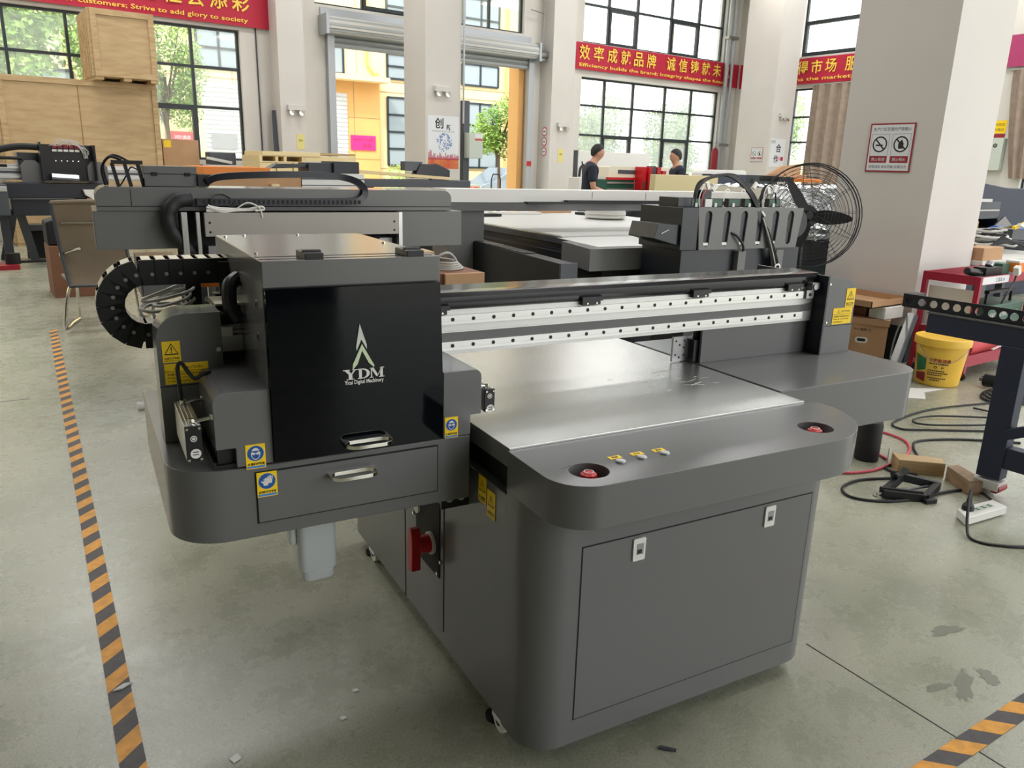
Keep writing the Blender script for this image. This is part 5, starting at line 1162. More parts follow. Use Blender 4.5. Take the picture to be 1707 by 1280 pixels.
# scissor jack
J = Thing('scissor_jack', 'black scissor jack lying folded on the floor before the wooden blocks', 'jack', (3.66, 1.75, 0), 'r')
a, b, c, d_ = V((3.50, 1.795, .03)), V((3.66, 1.665, .015)), V((3.84, 1.70, .03)), V((3.70, 1.815, .065))
J.part('base_foot', MB('black').obox((3.665, 1.66, .011), (.03, -.01, 0), (.012, .032, 0), (0, 0, .011)), .002)
J.part('arm', MB('black').bar(a, b, .03, .042).bar(a + V((0, .014, .02)), b + V((0, .014, .02)), .014, .02), .002)
J.part('arm', MB('black').bar(b, c, .03, .042), .002)
J.part('arm', MB('black').bar(a, d_, .03, .038), .002)
J.part('arm', MB('black').bar(d_, c, .03, .038), .002)
J.part('saddle', MB('black').prism([(3.64, .055), (3.72, .055), (3.74, .105), (3.715, .085), (3.65, .085), (3.62, .10)], 'xz', 1.80, 1.835), .002)
J.part('screw', MB('steel').cyl(a - V((.03, -.008, 0)), c + V((.02, 0, 0)), .007, n=10).mat('chrome').ring(.014, .005, a - V((.04, -.01, 0)), V((.6, -.8, 0)), Z, 0, 14))
# tapes on the floor
def tape(label, p0, p1, wd, pitch, flip=1, off=0):
    p0, p1 = V((p0[0], p0[1], .0012)), V((p1[0], p1[1], .0012)); d = (p1 - p0).normalized(); s = V((-d.y, d.x, 0)); L = (p1 - p0).length
    mb = MB('tape_dark').add([p0 - s * wd / 2, p1 - s * wd / 2, p1 + s * wd / 2, p0 + s * wd / 2], [(0, 1, 2, 3)])
    mb.mat('tape_orange'); k = off
    while k < L:
        q = pitch * .5; sk = wd * .95 * flip
        e = .0004
        pts = [p0 + d * max(0, min(L, k - sk / 2)) - s * wd / 2, p0 + d * max(0, min(L, k + q - sk / 2)) - s * wd / 2, p0 + d * max(0, min(L, k + q + sk / 2)) + s * wd / 2, p0 + d * max(0, min(L, k + sk / 2)) + s * wd / 2]
        mb.add([p + Z * e for p in pts], [(0, 1, 2, 3)]); k += pitch
    return single('hazard_tape', label, 'floor tape', mb, tuple((p0 + p1) / 2))
tape('long black and orange hazard tape along the floor at the left', (.150, 1.25), (.605, 7.83), .062, .157, -1, .06)
tape('short black and orange hazard tape in the lower right corner', (1.86, .737), (3.2, .675), .062, .157, -1, .02)
# floor joint, stains and litter
struct('trim_8', MB('ink').bar((2.135, 1.262, .0006), (2.09, .60, .0006), .004, .0006).bar((.1, 7.2, .0006), (-6, 7.5, .0006), .008, .0006).bar((.25, 5.6, .0006), (-6, 5.8, .0006), .006, .0006))
def litter(label, pts, h=.003, m_='white', name='paper_scrap'):
    cx = sum(p[0] for p in pts) / len(pts); cy = sum(p[1] for p in pts) / len(pts)
    return single(name, label, 'litter', MB(m_).prism(pts, 'xy', .0015, h), (cx, cy, 0))
single('paper_twist', 'white twisted paper on the floor left of the main printer', 'litter', MB('white').lathe([(.028, 0), (.022, .03), (.006, .07), (.002, .11)], (.78, 5.03, .02), 10, (1, -.2, .0)), (.82, 5.0, 0))
litter('square white paper scrap on the floor, bottom centre left', [(.402, 1.772), (.425, 1.782), (.43, 1.76), (.408, 1.752)])
litter('white paper scrap left of the printer base, nearer the front', [(.70, 1.764), (.716, 1.766), (.72, 1.755), (.705, 1.752)])
litter('white paper scrap left of the printer base, second from the front', [(.782, 1.858), (.798, 1.855), (.795, 1.842), (.78, 1.846)])
litter('crumpled pale scrap stuck on the long hazard tape', [(.20, 2.225), (.232, 2.243), (.255, 2.238), (.225, 2.222)], .006, 'offwhite')
litter('dark strip lying on the floor in front of the main printer', [(1.365, 1.185), (1.375, 1.19), (1.405, 1.155), (1.397, 1.15)], .006, 'slate', 'rubber_strip')
def stain(seed, cx, cy, rx, ry, rot):
    rp = random.Random(seed); pts = []
    for i in range(26):
        a = 2 * math.pi * i / 26; r = rp.uniform(.6, 1.1); x, y = rx * r * math.cos(a), ry * r * math.sin(a)
        pts.append((cx + x * math.cos(rot) - y * math.sin(rot), cy + x * math.sin(rot) + y * math.cos(rot)))
    return pts
mat('stain', (124, 126, 110), 0.3)
mb = MB('stain')
for (s, cx, cy, rx, ry, ro) in ((1, 2.36, .86, .10, .028, .4), (2, 2.28, .90, .05, .018, -.3), (3, 2.47, .84, .05, .03, .9), (4, 2.62, 1.045, .085, .026, -.25)): mb.add([(x, y, .0008) for (x, y) in stain(s, cx, cy, rx, ry, ro)], [tuple(range(26))])
struct('trim_9', mb)
# ------------------------------------------------------------------ workbench far right with clutter
W = Thing('workbench', 'grey workbench crowded with cables behind the red cart', 'workbench', (8.9, 3.7, 0), 'r')
W.part('worktop', MB('offwhite').box(7.28, 10.6, 3.2, 4.4, .78, .82), .004)
W.part('frame', MB('slate').box(7.4, 10.5, 3.22, 3.28, .66, .78).box(7.4, 7.48, 3.22, 3.3, 0, .66).box(10.4, 10.48, 3.22, 3.3, 0, .66).box(7.7, 7.78, 4.3, 4.38, 0, .66).box(10.4, 10.48, 4.3, 4.38, 0, .66))
mb = MB('grey_cable'); rp = random.Random(31)
for k in range(16):
    cx, cy = 8.45 + rp.uniform(-.12, .12), 3.72 + rp.uniform(-.1, .1); r = rp.uniform(.10, .22); z = .85 + .012 * k
    mb.mat(('grey_cable', 'offwhite', 'rubber')[k % 3]).tube([(cx + r * math.cos(a * .785 + k), cy + r * .7 * math.sin(a * .785 + k), z + rp.uniform(-.015, .02)) for a in range(8)], .012, 6, True)
single('cable_heap', 'heap of grey cables on the workbench', 'cable heap', mb, (8.45, 3.72, .82), 'r', kind='stuff')
mb = MB('rubber')
for k in range(8): mb.tube([(8.05 + .03 * k, 3.50, .90 + .012 * k), (8.30 + .01 * k, 3.42, .93), (8.45 + .015 * k, 3.34, .88), (8.50 + .02 * k, 3.27 - .004 * k, .832)], .009, 6)
single('black_leads', 'bunch of black leads hanging over the workbench edge', 'cables', mb, (8.3, 3.2, .82), 'r')
single('tape_roll', 'dark roll of tape on the workbench', 'tape roll', MB('slate').lathe([(.10, 0), (.16, 0), (.16, .09), (.10, .09), (.10, 0)], (9.0, 3.62, .821), 26).mat('white').box(8.95, 9.05, 3.455, 3.46, .84, .88), (9.0, 3.62, .82), 'r')
single('carton', 'small brown carton on the workbench under the cables', 'carton', MB('carton').box(7.29, 7.66, 3.21, 3.40, .821, .93), (7.47, 3.3, .82), 'r', .003)
single('carton', 'pale brown carton at the back of the workbench beside the column', 'carton', MB('carton').box(8.3, 8.85, 4.0, 4.25, .95, 1.08).mat('poster_white').plate(.2, .06, (8.7, 3.999, 1.01), X, Z, .002).mat('black').box(8.2, 8.9, 3.95, 4.3, .821, .95), (8.6, 4.1, .82), 'r', .003)
single('tool_tray', 'dark bag of tools in front of the blue roll', 'tool bag', MB('slate').box(9.2, 9.5, 3.80, 3.98, .821, 1.0).mat('steel').bar((8.95, 3.84, 1.02), (9.3, 3.86, 1.03), .025, .025).mat('yellow').bar((9.2, 3.8, 1.02), (9.6, 3.85, 1.06), .03, .03).mat('white').bar((9.2, 3.75, 1.06), (9.65, 3.8, 1.0), .03, .03), (9.2, 3.85, .82), 'r')
single('blue_roll', 'blue plastic roll lying on the workbench', 'roll', MB('blue_roll').cyl((9.45, 4.1, .92), (10.5, 4.0, .92), .098, n=22), (9.9, 4.05, .82), 'r')
single('white_cloth', 'white cloth spread on the front of the workbench', 'cloth', MB('white').grid(lambda a, b: V((8.75 + 1.5 * a, 3.21 + .2 * b, .836 + .012 * math.sin(a * 14) * math.sin(b * 5 + 1))), 24, 8), (9.4, 3.3, .824), 'r')
R_ = Thing('roll_printer', 'dark blue roll printer with a curved cover behind the workbench', 'printer', (11.2, 5.0, 0), 'r')
nv = [(9.7, 1.52), (10.2, 1.46), (10.8, 1.41), (12.6, 1.40), (12.6, .75), (10.9, .75), (10.62, 1.05), (10.4, 1.22), (9.6, 1.26)]
R_.part('cover', MB('navy').prism(nv, 'xz', 4.6, 5.4), .01, label='navy curved cover')
R_.part('platen', MB('slate').box(9.3, 10.55, 4.55, 5.3, 1.05, 1.25).mat('alu').box(9.3, 10.5, 4.53, 4.55, 1.14, 1.16).mat('offwhite').box(9.4, 10.2, 4.5, 4.6, 1.25, 1.285), .005)
R_.part('feed_table', MB('alu_matte').box(9.2, 12.6, 4.45, 5.3, .80, .93).mat('alu').box(9.2, 12.6, 4.43, 4.45, .84, .86), .006)
R_.part('bracket', MB('steel').prism([(10.3, .93), (10.9, .93), (10.6, 1.08)], 'xz', 4.5, 4.52))
R_.part('base', MB('navy').box(9.3, 12.6, 4.7, 5.3, 0, .80), .01)
# ------------------------------------------------------------------ left: crates, chair, cartons, pallets
def crate(name, label, x0, x1, y0, y1, z0, z1, split=()):
    t = Thing(name, label, 'wooden crate', ((x0 + x1) / 2, (y0 + y1) / 2, z0), 'r')
    t.part('panel', MB('ply').box(x0 + .01, x1 - .01, y0 + .01, y1, z0 + .05, z1), .003)
    mb = MB('wood'); k = .09
    for (a, b, c, d) in ((x0, x1, z1 - k, z1), (x0, x1, z0 + .05, z0 + .05 + k), (x0, x0 + k, z0 + .05 + k, z1 - k), (x1 - k, x1, z0 + .05 + k, z1 - k)): mb.box(a, b, y0 - .012, y0 + .009, c, d)
    for i in range(7): yy = y0 + .02 + (y1 - y0 - .1) * i / 6; mb.box(x0 - .035, x0 + .009, yy, yy + .07, z0 + .05, z1)
    t.part('batten', mb, .002)
    mb = MB('ply_line')
    for s in split: mb.box(s - .006, s + .006, y0 + .005, y0 + .012, z0 + .15, z1 - k)
    if split: t.part('panel_seam', mb)
    t.part('skid', MB('wood').box(x0, x0 + .12, y0, y1, z0, z0 + .05).box(x1 - .12, x1, y0, y1, z0, z0 + .05).box((x0 + x1) / 2 - .06, (x0 + x1) / 2 + .06, y0, y1, z0, z0 + .05))
    return t
crate('wooden_crate', 'big wide plywood crate in front of the left window, carrying a smaller crate', .84, 3.20, 15.3, 16.3, 0, 2.68, (1.98,))
crate('wooden_crate', 'smaller plywood crate sitting on top of the big one', 2.22, 3.17, 14.95, 16.1, 2.68, 3.75)
CH = Thing('office_chair', 'brown mesh chair with chrome frame behind the cable chain, half hidden', 'chair', (1.0, 7.75, 0), 'r')
def chb(a, b): return V((.70 + .06 * (1 - b) + .52 * a, 7.75 + .10 * (1 - b) - .22 * (1 - b) ** 4 , .40 + .70 * b))
mb = MB('mesh_fabric').grid(chb, 8, 12); mb.grid(lambda a, b: chb(a, b) + V((0, .02, 0)), 8, 12)
CH.part('backrest', mb)
CH.part('back_frame', MB('slate').tube([chb(0, 1), chb(0, .6), chb(0, .3), chb(0, .03), chb(.1, 0), chb(.9, 0), chb(1, .03), chb(1, .3), chb(1, .6), chb(1, 1)], .014, 8).mat('mesh_fabric').tube([chb(0, 1), chb(.5, 1.01), chb(1, 1)], .018, 8))
CH.part('seat', MB('mesh_fabric').box(.76, 1.25, 7.85, 8.30, .40, .43), .01)
CH.part('cross_rod', MB('chrome').tube([chb(.08, .76) - Y * .02, chb(1, .75) - Y * .02], .008, smooth=False))
CH.part('armrest', MB('chrome').tube([(.745, 7.80, .66), (.80, 7.72, .69), (.86, 7.62, .72)], .012).cyl((.73, 7.79, .655), (.76, 7.81, .665), .02, n=10))
for (xa, xb) in ((.74, .70), (1.27, 1.31)):
    CH.part('leg', MB('chrome').tube([(xa + .14, 7.80, .385), (xa + .03, 7.80, .37), (xb, 7.78, .05), (xb + .02, 7.80, .015), (xb + .08, 8.0, .015), (xb + .16, 8.22, .015), (xb + .17, 8.26, .04), (xa + .13, 8.2, .37)], .013, 8))
single('carton', 'brown carton on the floor behind the mesh chair', 'carton', MB('carton_dark').box(.80, 1.3, 9.6, 10.1, 0, .55), (1.05, 9.85, 0), 'r', .004)
single('equipment_bag', 'black equipment bag on the carton behind the mesh chair', 'bag', MB('matte_black').prism([(.80, .552), (1.28, .552), (1.25, .80), (1.0, .86), (.80, .80)], 'xz', 9.65, 10.05), (1.05, 9.85, .552), 'r', .02)
single('floor_stand', 'small black and red stand on the floor at the left edge', 'stand', MB('deep_red').box(.35, .66, 12.2, 12.6, 0, .06).mat('matte_black').cyl((.6, 12.4, .06), (.6, 12.4, .20), .09, n=16).bar((.66, 12.4, .08), (1.0, 12.4, .08), .03, .03), (.55, 12.4, 0), 'r')
TP = Thing('wooden_pallet', 'stack of pale plywood sheets on a wooden pallet left of the doorway', 'pallet', (5.4, 14.3, 0), 'r')
TP.part('sheets', MB('ply_edge').box(4.55, 5.6, 13.98, 15.0, 1.57, 1.64).box(5.3, 6.3, 14.0, 15.0, 1.49, 1.585).mat('wood').box(4.9, 6.3, 14.02, 15.0, 1.60, 1.64), .004)
mb = MB('ply_edge').box(4.5, 5.3, 14.0, 15.0, 1.455, 1.475).box(4.5, 5.3, 14.0, 15.0, 1.555, 1.572)
for x in (4.5, 4.78, 4.93, 5.26): mb.box(x, x + .05, 14.0, 15.0, 1.475, 1.555)
TP.part('pallet', mb)
mb = MB('ply_edge')
for i in range(6): mb.box(4.5 + .3 * i, 4.78 + .3 * i, 14.0, 15.0, 0, 1.45)
TP.part('crate_base', mb, .004)
TW = Thing('wooden_crate', 'low orange topped wooden case on the machines behind the grey gantry', 'wooden crate', (2.8, 9.2, 0), 'r')
TW.part('case', MB('carton').box(2.28, 3.36, 9.0, 9.8, 0, 1.33), .006)
TW.part('lid', MB('orange').box(2.27, 3.0, 8.98, 9.8, 1.33, 1.41), .004)
TW.part('end_block', MB('ply_edge').box(3.0, 3.08, 8.93, 8.99, 1.19, 1.235))
single('alu_beam', 'white aluminium extrusion beside the orange topped wooden case', 'beam', MB('alu_matte').box(3.37, 4.15, 9.0, 9.2, 1.16, 1.36).mat('slate').box(3.37, 4.15, 8.995, 9.0, 1.22, 1.23).box(3.37, 4.15, 8.995, 9.0, 1.29, 1.305).mat('paint').box(3.37, 4.2, 9.0, 9.5, 0, 1.16), (3.75, 9.1, 0), 'r')
single('black_carriage', 'black cable carriage showing behind the cable chain of the grey gantry', 'carriage', MB('dark_paint').box(3.55, 4.15, 9.25, 9.6, 1.36, 1.48).box(3.85, 4.18, 9.2, 9.6, 1.36, 1.50).prism([(3.1, 1.40), (3.55, 1.42), (3.55, 1.46), (3.2, 1.455)], 'xz', 9.3, 9.5), (3.85, 9.4, 1.36), 'r', .006)
TT = Thing('work_table', 'dark table with a pale plank on top in front of the doorway', 'table', (5.2, 10.3, 0), 'r')
TT.part('top', MB('slate').box(4.55, 6.3, 10.0, 10.6, 1.18, 1.28), .006)
TT.part('leg', MB('slate').box(4.7, 4.8, 10.1, 10.2, 0, 1.18).box(6.1, 6.2, 10.1, 10.2, 0, 1.18))
single('wooden_plank', 'pale wooden plank lying on the dark table before the doorway', 'plank', MB('ply_edge').prism([(4.55, 1.36), (6.0, 1.285), (6.0, 1.325), (4.55, 1.40)], 'xz', 10.05, 10.4), (5.3, 10.2, 1.28), 'r')
single('dark_machine_part', 'dark curved machine part on the table beside the middle column', 'machine part', MB('dark_paint').prism([(5.6, 1.30), (6.2, 1.30), (6.2, 1.42), (6.0, 1.50), (5.7, 1.50)], 'xz', 10.42, 10.58).mat('slate').box(5.45, 5.75, 10.45, 10.58, 1.40, 1.53), (5.9, 10.5, 1.30), 'r', .01)
TL = Thing('carton', 'brown carton with grey cable on top, right behind the main printer', 'carton', (1.72, 3.5, 0), 'm')
TL.part('box', MB('carton_dark').box(1.46, 1.70, 3.42, 3.8, 0, 1.0).mat('carton').box(1.49, 1.70, 3.40, 3.42, 0, 1.0), .004)
mb = MB('grey_cable')
for k in range(4): mb.tube([(1.56 + (.10 - .012 * k) * math.cos(a * .785), 3.6 + .11 * math.sin(a * .785), 1.008 + .010 * k) for a in range(8)], .006, 6, True)
mb.tube([(1.50, 3.55, 1.02), (1.51, 3.52, 1.07), (1.56, 3.52, 1.085), (1.61, 3.55, 1.05), (1.63, 3.58, 1.02)], .006)
single('cable_coil', 'grey cable coil on the brown carton behind the main printer', 'cable coil', mb, (1.56, 3.6, 1.0), 'm')
single('wooden_offcut', 'small pale wooden piece standing behind the head cover', 'wood', MB('ply').box(1.36, 1.46, 3.46, 3.60, 0, 1.10), (1.41, 3.53, 0), 'm')
single('carton', 'tan carton under the left window beside the big crate', 'carton', MB('carton').box(3.24, 3.85, 15.4, 16.1, 0, 1.80).mat('yellow').plate(.12, .12, (3.32, 15.399, 1.72), X, Z, .002), (3.55, 15.7, 0), 'r', .006)
single('dark_case', 'dark case on the bench under the left window', 'case', MB('slate').box(3.98, 4.45, 15.2, 15.5, 1.382, 1.60).mat('offwhite').bar((3.9, 15.12, 1.50), (4.35, 15.12, 1.42), .05, .05), (4.2, 15.3, 1.382), 'r', .01)
single('bench', 'pale bench along the left window behind the machines', 'bench', MB('offwhite').box(3.9, 5.2, 15.0, 15.6, 1.30, 1.38).mat('slate').box(4.0, 4.1, 15.1, 15.5, 0, 1.30).box(5.05, 5.15, 15.1, 15.5, 0, 1.30), (4.6, 15.3, 0), 'r', .006)
# ================================================================== outside the windows and doorway
struct('pavement', MB('pavement').box(-60, 90, -60, 90, -.08, -.021))
FY = 27.0
B = Thing('building', 'sunlit yellow building across the yard, seen through windows and doorway', 'building', (12, 28, 0), 'r')
B.part('wall', MB('facade').box(-30, 19.2, FY, FY + 1.2, 0, 9))
mb = MB('facade_line')
for z in (1.3, 3.95, 4.3, 5.4): mb.box(-30, 19.2, FY - .01, FY + .01, z - .012, z + .012)
for i in range(18): x = -20 + 2.15 * i; mb.box(x - .01, x + .01, FY - .01, FY + .01, 0, 9)
B.part('facade_joints', mb)
B.part('entrance_bay', MB('facade_tan').box(11.0, 12.98, FY - .25, FY, 0, 4.18).mat('facade_line').box(11.0, 12.98, FY - .26, FY - .25, 3.0, 3.02).box(12.0, 12.02, FY - .26, FY - .25, 0, 4.18).box(11.0, 12.98, FY - .26, FY - .25, 1.6, 1.62))
B.part('canopy', MB('facade').box(10.9, 13.1, FY - .9, FY, 4.18, 4.34))
B.part('drain_pipe', MB('facade_tan').tube([(13.02, FY - .1, 0), (13.02, FY - .1, 4.2), (12.95, FY - .1, 4.4), (12.7, FY - .1, 4.7), (12.6, FY - .1, 5.0), (12.6, FY - .1, 7)], .05).tube([(18.55, FY - .1, 0), (18.55, FY - .1, 9)], .05))
def fwin(x0, x1, z0, z1, nx, nz):
    mb = MB('frame_dark'); k = .035
    for i in range(nx + 1): x = x0 + (x1 - x0) * i / nx; mb.box(x - k, x + k, FY - .06, FY + .02, z0, z1)
    for i in range(nz + 1): z = z0 + (z1 - z0) * i / nz; mb.box(x0, x1, FY - .06, FY + .02, z - k, z + k)
    o = B.part('window', mb); B.part('pane', MB('win_dark').box(x0, x1, FY - .03, FY - .01, z0, z1), parent=o)
for a in ((13.42, 14.9, 1.42, 3.78, 2, 4), (13.42, 14.9, 4.42, 5.25, 2, 2), (10.4, 11.75, 4.42, 5.3, 2, 1), (16.55, 18.2, 4.45, 5.2, 2, 1), (16.55, 18.2, 1.42, 3.8, 2, 3), (6.9, 8.25, 4.25, 5.4, 2, 2), (13.42, 14.9, 6.1, 7.5, 2, 2), (16.55, 18.2, 6.1, 7.5, 2, 2), (6.9, 8.25, 6.1, 7.5, 2, 2), (-1, .6, 1.4, 3.8, 2, 3), (1.8, 3.4, 1.4, 3.8, 2, 3)): fwin(*a)
def shutter(x0, x1, z1, y):
    mb = MB('shutter_white')
    for i in range(int(z1 / .14)): mb.prism([(y, .14 * i), (y - .035, .14 * i + .03), (y - .035, .14 * i + .10), (y, .14 * i + .14)], 'yz', x0, x1)
    B.part('roller_shutter', mb)
shutter(6.98, 8.35, 3.92, FY - .01); shutter(11.05, 11.74, 3.85, FY - .26)
single('wall_sign', 'pink sign on the wall beside the white shutter, seen through the doorway', 'sign', MB('pink').plate(.95, .50, (12.32, FY - .27, 2.16), X, Z, .02).mat('deep_red').text('安全生产 人人有责', (12.32, FY - .29, 2.26), X, Z, .002, w=.75).text('车间', (12.45, FY - .29, 2.06), X, Z, .002, w=.3), (12.32, FY - .27, 2.16))
single('wall_sign', 'red sign outside the left window, beside the young tree', 'sign', MB('pale_red').plate(.86, .52, (6.27, FY - .02, 2.01), X, Z, .02).mat('poster_white').text('消防通道', (6.27, FY - .04, 2.1), X, Z, .002, w=.5).text('禁止停车', (6.27, FY - .04, 1.9), X, Z, .002, w=.5), (6.27, FY - .02, 2.01))
single('wall_sign', 'grey board hung on the white shutter outside the left window', 'sign', MB('grey_sign').plate(.82, .48, (7.56, FY - .06, 2.03), X, Z, .02), (7.56, FY - .06, 2.03))
# trees
def crown_mesh(seed, n, m_, ratio=1.0):
    rp = random.Random(seed); mb = MB(m_)
    blobs = [(V((rp.uniform(-.55, .55), rp.uniform(-.55, .55), rp.uniform(-.6, .6) * ratio)), rp.uniform(.28, .5)) for _ in range(14)]
    for i in range(n):
        c, r = rp.choice(blobs); d = V((rp.gauss(0, 1), rp.gauss(0, 1), rp.gauss(0, 1))).normalized() * r * rp.uniform(.6, 1.05) + c
        a = V((rp.gauss(0, 1), rp.gauss(0, 1), rp.gauss(0, .6))).normalized(); b = a.orthogonal().normalized(); s = rp.uniform(.035, .065)
        mb.add([d - a * s, d + b * s * .5, d + a * s, d - b * s * .5], [(0, 1, 2, 3)])
    return mb
def trunk_mesh(seed):
    rp = random.Random(seed); mb = MB('bark').tube([(0, 0, 0), (.02, .01, .5), (-.01, 0, 1.0), (.02, .02, 1.5)], lambda t: .045 - .02 * t, 8)
    for k in range(7): a = rp.uniform(0, 6.28); mb.tube([(.0, 0, .9 + .06 * k), (.15 * math.cos(a), .15 * math.sin(a), 1.2 + .06 * k), (.32 * math.cos(a), .32 * math.sin(a), 1.55 + .07 * k)], lambda t: .02 - .012 * t, 6)
    return mb
PROTO = {}
def tree(label, x, y, h, cw, ch, kind, group=None, trunk_x=0):
    o = bpy.data.objects.new('tree', None); COL.objects.link(o); o.location = (x, y, 0); props(o, label, 'tree', group)
    if kind not in PROTO:
        PROTO[kind] = (crown_mesh(40 + len(PROTO), 5200 if kind != 'pale' else 3600, 'leaf' if kind == 'green' else 'leaf_pale').mesh('crown', (0, 0, 0)), trunk_mesh(9).mesh('trunk', (0, 0, 0)))
    c = bpy.data.objects.new('crown', PROTO[kind][0]); COL.objects.link(c); c.parent = o; c.location = (0, 0, h - ch / 2); c.scale = (cw / 1.7, cw / 1.7, ch / 2.0); c.rotation_euler = (0, 0, x * 1.3)
    t = bpy.data.objects.new('trunk', PROTO[kind][1]); COL.objects.link(t); t.parent = o; k = (h - ch * .55) / 1.5; t.scale = (1.4, 1.4, k)
    return o
tree('round bright green young tree seen through the right half of the doorway', 14.95, 22, 3.75, 1.95, 2.0, 'green')
tree('big leafy tree filling the leftmost panes of the left window', 1.4, 21.2, 6.0, 3.2, 4.2, 'green')
tree('leafy tree outside the left window just right of the small crate', 4.8, 22, 4.9, 1.7, 2.7, 'green')
tree('leafy tree behind the small crate outside the left window', 4.0, 25.3, 5.8, 2.4, 3.8, 'green')
PG = 'pale trees outside the tall window'
for (l, x, y, h, cw, ch) in (('pale tree behind the left edge of the tall window', 19.2, 22.0, 4.6, 1.9, 3.6), ('pale tree behind the second column of panes in the tall window', 21.9, 25.6, 4.2, 2.2, 3.0), ('pale tree in the middle of the tall window', 23.4, 22.4, 4.5, 2.0, 3.5), ('pale tree right of the middle of the tall window', 26.6, 25.6, 4.8, 2.4, 3.7), ('pale tree behind the right edge of the tall window', 28.2, 22.4, 4.5, 2.0, 3.5)): tree(l, x, y, h, cw, ch, 'pale', PG)
for (l, x, y, h, cw, ch) in (('green tree outside the side window beside the curtain', 28.4, 18.2, 4.8, 2.5, 3.8), ('green tree outside the side window behind the curtain', 28.2, 14.4, 4.6, 2.6, 3.6), ('green tree outside the side window behind the pedestal fan', 24.3, 18.6, 4.5, 1.9, 3.6)): tree(l, x, y, h, cw, ch, 'green', 'trees outside the side window')
single('hedge_wall', 'low pale yard wall below the pale trees', 'wall', MB('facade').box(19.2, 40, 28, 28.3, 0, 1.7), (28, 28, 0))
single('yard_wall', 'yellow yard wall outside the side window', 'wall', MB('facade').box(33, 33.3, 5, 27.8, 0, 2.2), (33, 15, 0))
def shrub(label, x, y, s, seed):
    return single('shrub', label, 'shrub', MB('leaf').add(*(lambda m: ([V((v.x * s + x, v.y * s + y, (v.z + .8) * s)) for v in m.v], m.f))(crown_mesh(seed, 900, 'leaf'))), (x, y, 0))
shrub('round shrub in the yard left of the middle column', 13.2, 25.6, .95, 71); shrub('small shrub beside the parked car', 14.7, 22.6, .55, 72)
# parked car beyond the doorway
CA = Thing('car', 'grey car with reflecting windscreen parked in the yard beyond the doorway', 'car', (17.3, 24.5, 0), 'r')
pr = [(15.3, .25), (19.4, .25), (19.45, .75), (19.2, .98), (18.3, 1.02), (17.7, 1.42), (16.7, 1.45), (16.0, 1.0), (15.4, .85), (15.25, .6)]
CA.part('body', MB('car_grey').prism(pr, 'xz', 23.7, 25.3), .05)
CA.part('windscreen', MB('win_dark').prism([(16.08, 1.03), (16.68, 1.40), (17.6, 1.38), (18.1, 1.05)], 'xz', 23.68, 25.32))
for x in (16.0, 18.6):
    for y in (23.72, 25.1): CA.part('wheel', MB('rubber').cyl((x, y, .31), (x, y + .18, .31), .31, n=20).mat('steel').cyl((x, y - .005, .31), (x, y, .31), .17, n=14))
CA.part('tail_light', MB('red').box(15.24, 15.4, 23.8, 24.2, .62, .78))
mb = MB('matte_black')
for x in (14.0, 15.5, 15.9): mb.tube([(x, 21.0, 0), (x, 21.0, 1.1), (x + .06, 21.0, 1.25), (x + .28, 21.0, 1.25), (x + .34, 21.0, 1.1), (x + .34, 21.0, 0)], .022, 6, smooth=False)
single('hoop_barrier', 'black metal hoop barriers outside the doorway', 'barrier', mb, (15, 21, 0))

# ================================================================== two men
def skin_body(name, joints, edges, parent=None, base=(0, 0, 0), m_='skin', sub=2):
    me = bpy.data.meshes.new(name); me.from_pydata([V(j[0]) - V(base) for j in joints], edges, []); me.update()
    o = bpy.data.objects.new(name, me); COL.objects.link(o)
    s = o.modifiers.new('skin', 'SKIN'); lay = me.skin_vertices[0] if me.skin_vertices else None
    if lay is None:
        bm = bmesh.new(); bm.from_mesh(me); bm.verts.layers.skin.verify(); bm.to_mesh(me); bm.free(); lay = me.skin_vertices[0]
    for i, j in enumerate(joints):
        r = j[1]; lay.data[i].radius = (r, r) if isinstance(r, (int, float)) else r
        lay.data[i].use_root = (i == 0)
    s.use_smooth_shade = True
    ss = o.modifiers.new('sub', 'SUBSURF'); ss.levels = sub; ss.render_levels = sub
    dg = bpy.context.evaluated_depsgraph_get(); bpy.context.view_layer.update(); dg.update()
    m2 = bpy.data.meshes.new_from_object(o.evaluated_get(dg)); o.modifiers.clear(); o.data = m2
    m2.materials.clear(); m2.materials.append(MATS[m_])
    for p in m2.polygons: p.use_smooth = True
    if parent: o.parent = parent
    return o
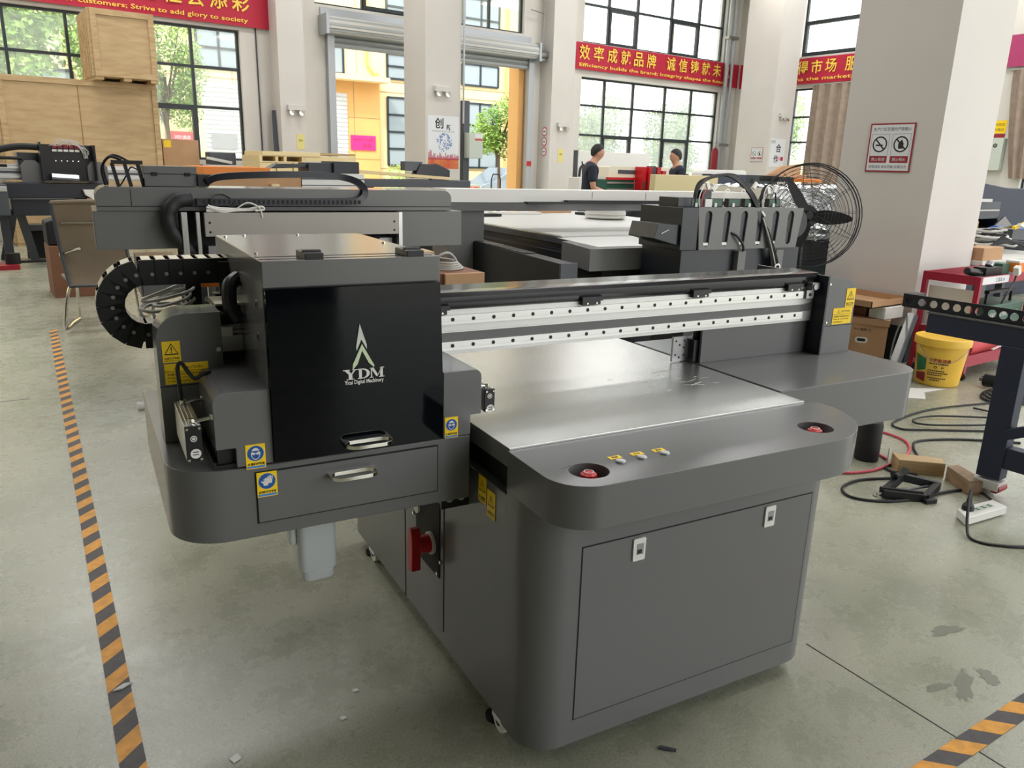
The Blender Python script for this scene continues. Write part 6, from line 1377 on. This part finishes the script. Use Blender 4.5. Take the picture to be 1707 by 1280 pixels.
def man(label, x, y, rot, pose, scale=1.06):
    root = bpy.data.objects.new('person', None); COL.objects.link(root); root.location = (x, y, 0); root.rotation_euler = (0, 0, rot); root.scale = (scale,) * 3; props(root, label, 'person')
    hx, hy = pose['head']      # forward lean of the head (local -y is forward)
    J = [((0, 0, .95), (.145, .105)), ((0, .0, 1.12), (.135, .10)), ((0, -.01, 1.30), (.155, .11)), ((0, -.01, 1.44), (.12, .085)), ((0, -.025 + hy * .4, 1.51), .062), ((0, -.04 + hy * .8, 1.575), .064), ((0, -.05 + hy, 1.615), (.078, .094)), ((0, -.045 + hy * 1.05, 1.68), (.092, .112)), ((0, -.04 + hy * 1.1, 1.735), (.072, .09))]
    E = [(0, 1), (1, 2), (2, 3), (3, 4), (4, 5), (5, 6), (6, 7), (7, 8)]
    for s, k in ((1, 'R'), (-1, 'L')):
        el, wr = pose[k]
        b = len(J); J += [((s * .18, 0, 1.42), .062), (el if s > 0 else el, .047), (wr, .034), (tuple(V(wr) + (V(wr) - V(el)).normalized() * .08), (.040, .022))]
        E += [(3, b), (b, b + 1), (b + 1, b + 2), (b + 2, b + 3)]
        h = b + 3; dirv = (V(wr) - V(el)).normalized(); side = dirv.cross(Z).normalized() if abs(dirv.z) < .9 else V((0, 1, 0))
        for q in range(4):
            t = len(J); off = side * (-.03 + .02 * q); J += [(tuple(V(J[h][0]) + off + dirv * .045), .010), (tuple(V(J[h][0]) + off + dirv * (.075 + .008 * (q in (1, 2))) - Z * .012), .008)]; E += [(h, t), (t, t + 1)]
        t = len(J); J += [(tuple(V(wr) + side * .045 + dirv * .05), .010)]; E += [(b + 2, t)]
        b = len(J); J += [((s * .09, 0, .88), .095), ((s * .10, -.01, .50), .062), ((s * .10, .02, .09), .042), ((s * .11, -.12, .04), .038)]
        E += [(0, b), (b, b + 1), (b + 1, b + 2), (b + 2, b + 3)]
    body = skin_body('body', J, E, root)
    hc = V((0, -.045 + hy * 1.05, 1.655))
    def hr(a, b):
        ph = a * 6.28318; th = b * RAD(58 + 66 * ((1 + math.sin(ph)) / 2) ** 1.1)
        return hc + V((.090 * math.sin(th) * math.cos(ph), .006 + .110 * math.sin(th) * math.sin(ph), .012 + .122 * math.cos(th)))
    mb = MB('hair').grid(hr, 28, 10)
    o = bpy.data.objects.new('hair', mb.mesh('hair', (0, 0, 0))); COL.objects.link(o); o.parent = root
    fo = hc + V((0, -.085, 0))
    f = MB('skin').lathe([(.010, 0), (.012, .012), (.004, .032)], fo + V((0, -.002, -.03)), 8).cyl(hc + V((-.082, .01, -.01)), hc + V((-.072, .01, -.01)), .024, .02, 10).cyl(hc + V((.072, .01, -.01)), hc + V((.082, .01, -.01)), .02, .024, 10)
    f.mat('ink').disc(.009, fo + V((-.03, -.008, .005)), X, Z, 0, 10).disc(.009, fo + V((.03, -.008, .005)), X, Z, 0, 10).mat('deep_red').poly([(-.024, -.004), (.024, -.004), (.018, .004), (-.018, .004)], fo + V((0, -.006, -.055)), X, Z, 0)
    o = bpy.data.objects.new('face', f.mesh('face', (0, 0, 0))); COL.objects.link(o); o.parent = root
    S = [((0, 0, .92), (.168, .128)), ((0, 0, 1.12), (.158, .122)), ((0, -.01, 1.30), (.172, .128)), ((0, -.01, 1.44), (.155, .108)), ((0, -.02 + hy * .35, 1.525), .080)]; E2 = [(0, 1), (1, 2), (2, 3), (3, 4)]
    for s, k in ((1, 'R'), (-1, 'L')):
        el, wr = pose[k]; b = len(S); S += [((s * .183, 0, 1.42), .080), (tuple(V((s * .183, 0, 1.42)).lerp(V(el), .78)), .066)]; E2 += [(3, b), (b, b + 1)]
    skin_body('polo_shirt', S, E2, root, (0, 0, 0), 'shirt')
    T_ = [((0, 0, .96), (.165, .125))]; E3 = []
    for s in (1, -1): b = len(T_); T_ += [((s * .09, 0, .86), .112), ((s * .10, -.01, .50), .082), ((s * .10, .02, .08), .066)]; E3 += [(0, b), (b, b + 1), (b + 1, b + 2)]
    skin_body('trousers', T_, E3, root, (0, 0, 0), 'trousers')
    for s in (1, -1):
        o = bpy.data.objects.new('shoe', MB('black').prism(rrect(s * .11 - .05, s * .11 + .05, -.22, .08, .045, 5), 'xy', 0, .085).mesh('shoe', (0, 0, 0))); COL.objects.link(o); o.parent = root; add_bevel(o, .02)
    return root
man('man in a dark polo shirt looking down at the orange machine', 8.62, 10.05, RAD(62), {'head': (0, -.07), 'R': ((.22, -.02, 1.14), (.20, -.22, 1.0)), 'L': ((-.22, -.02, 1.13), (-.16, -.26, 1.06))})
man('man in a dark shirt facing away by the beige machine panel', 10.95, 10.3, RAD(-118), {'head': (0, -.02), 'R': ((.23, .0, 1.13), (.18, -.2, 1.0)), 'L': ((-.23, 0, 1.13), (-.18, -.2, 1.0))})
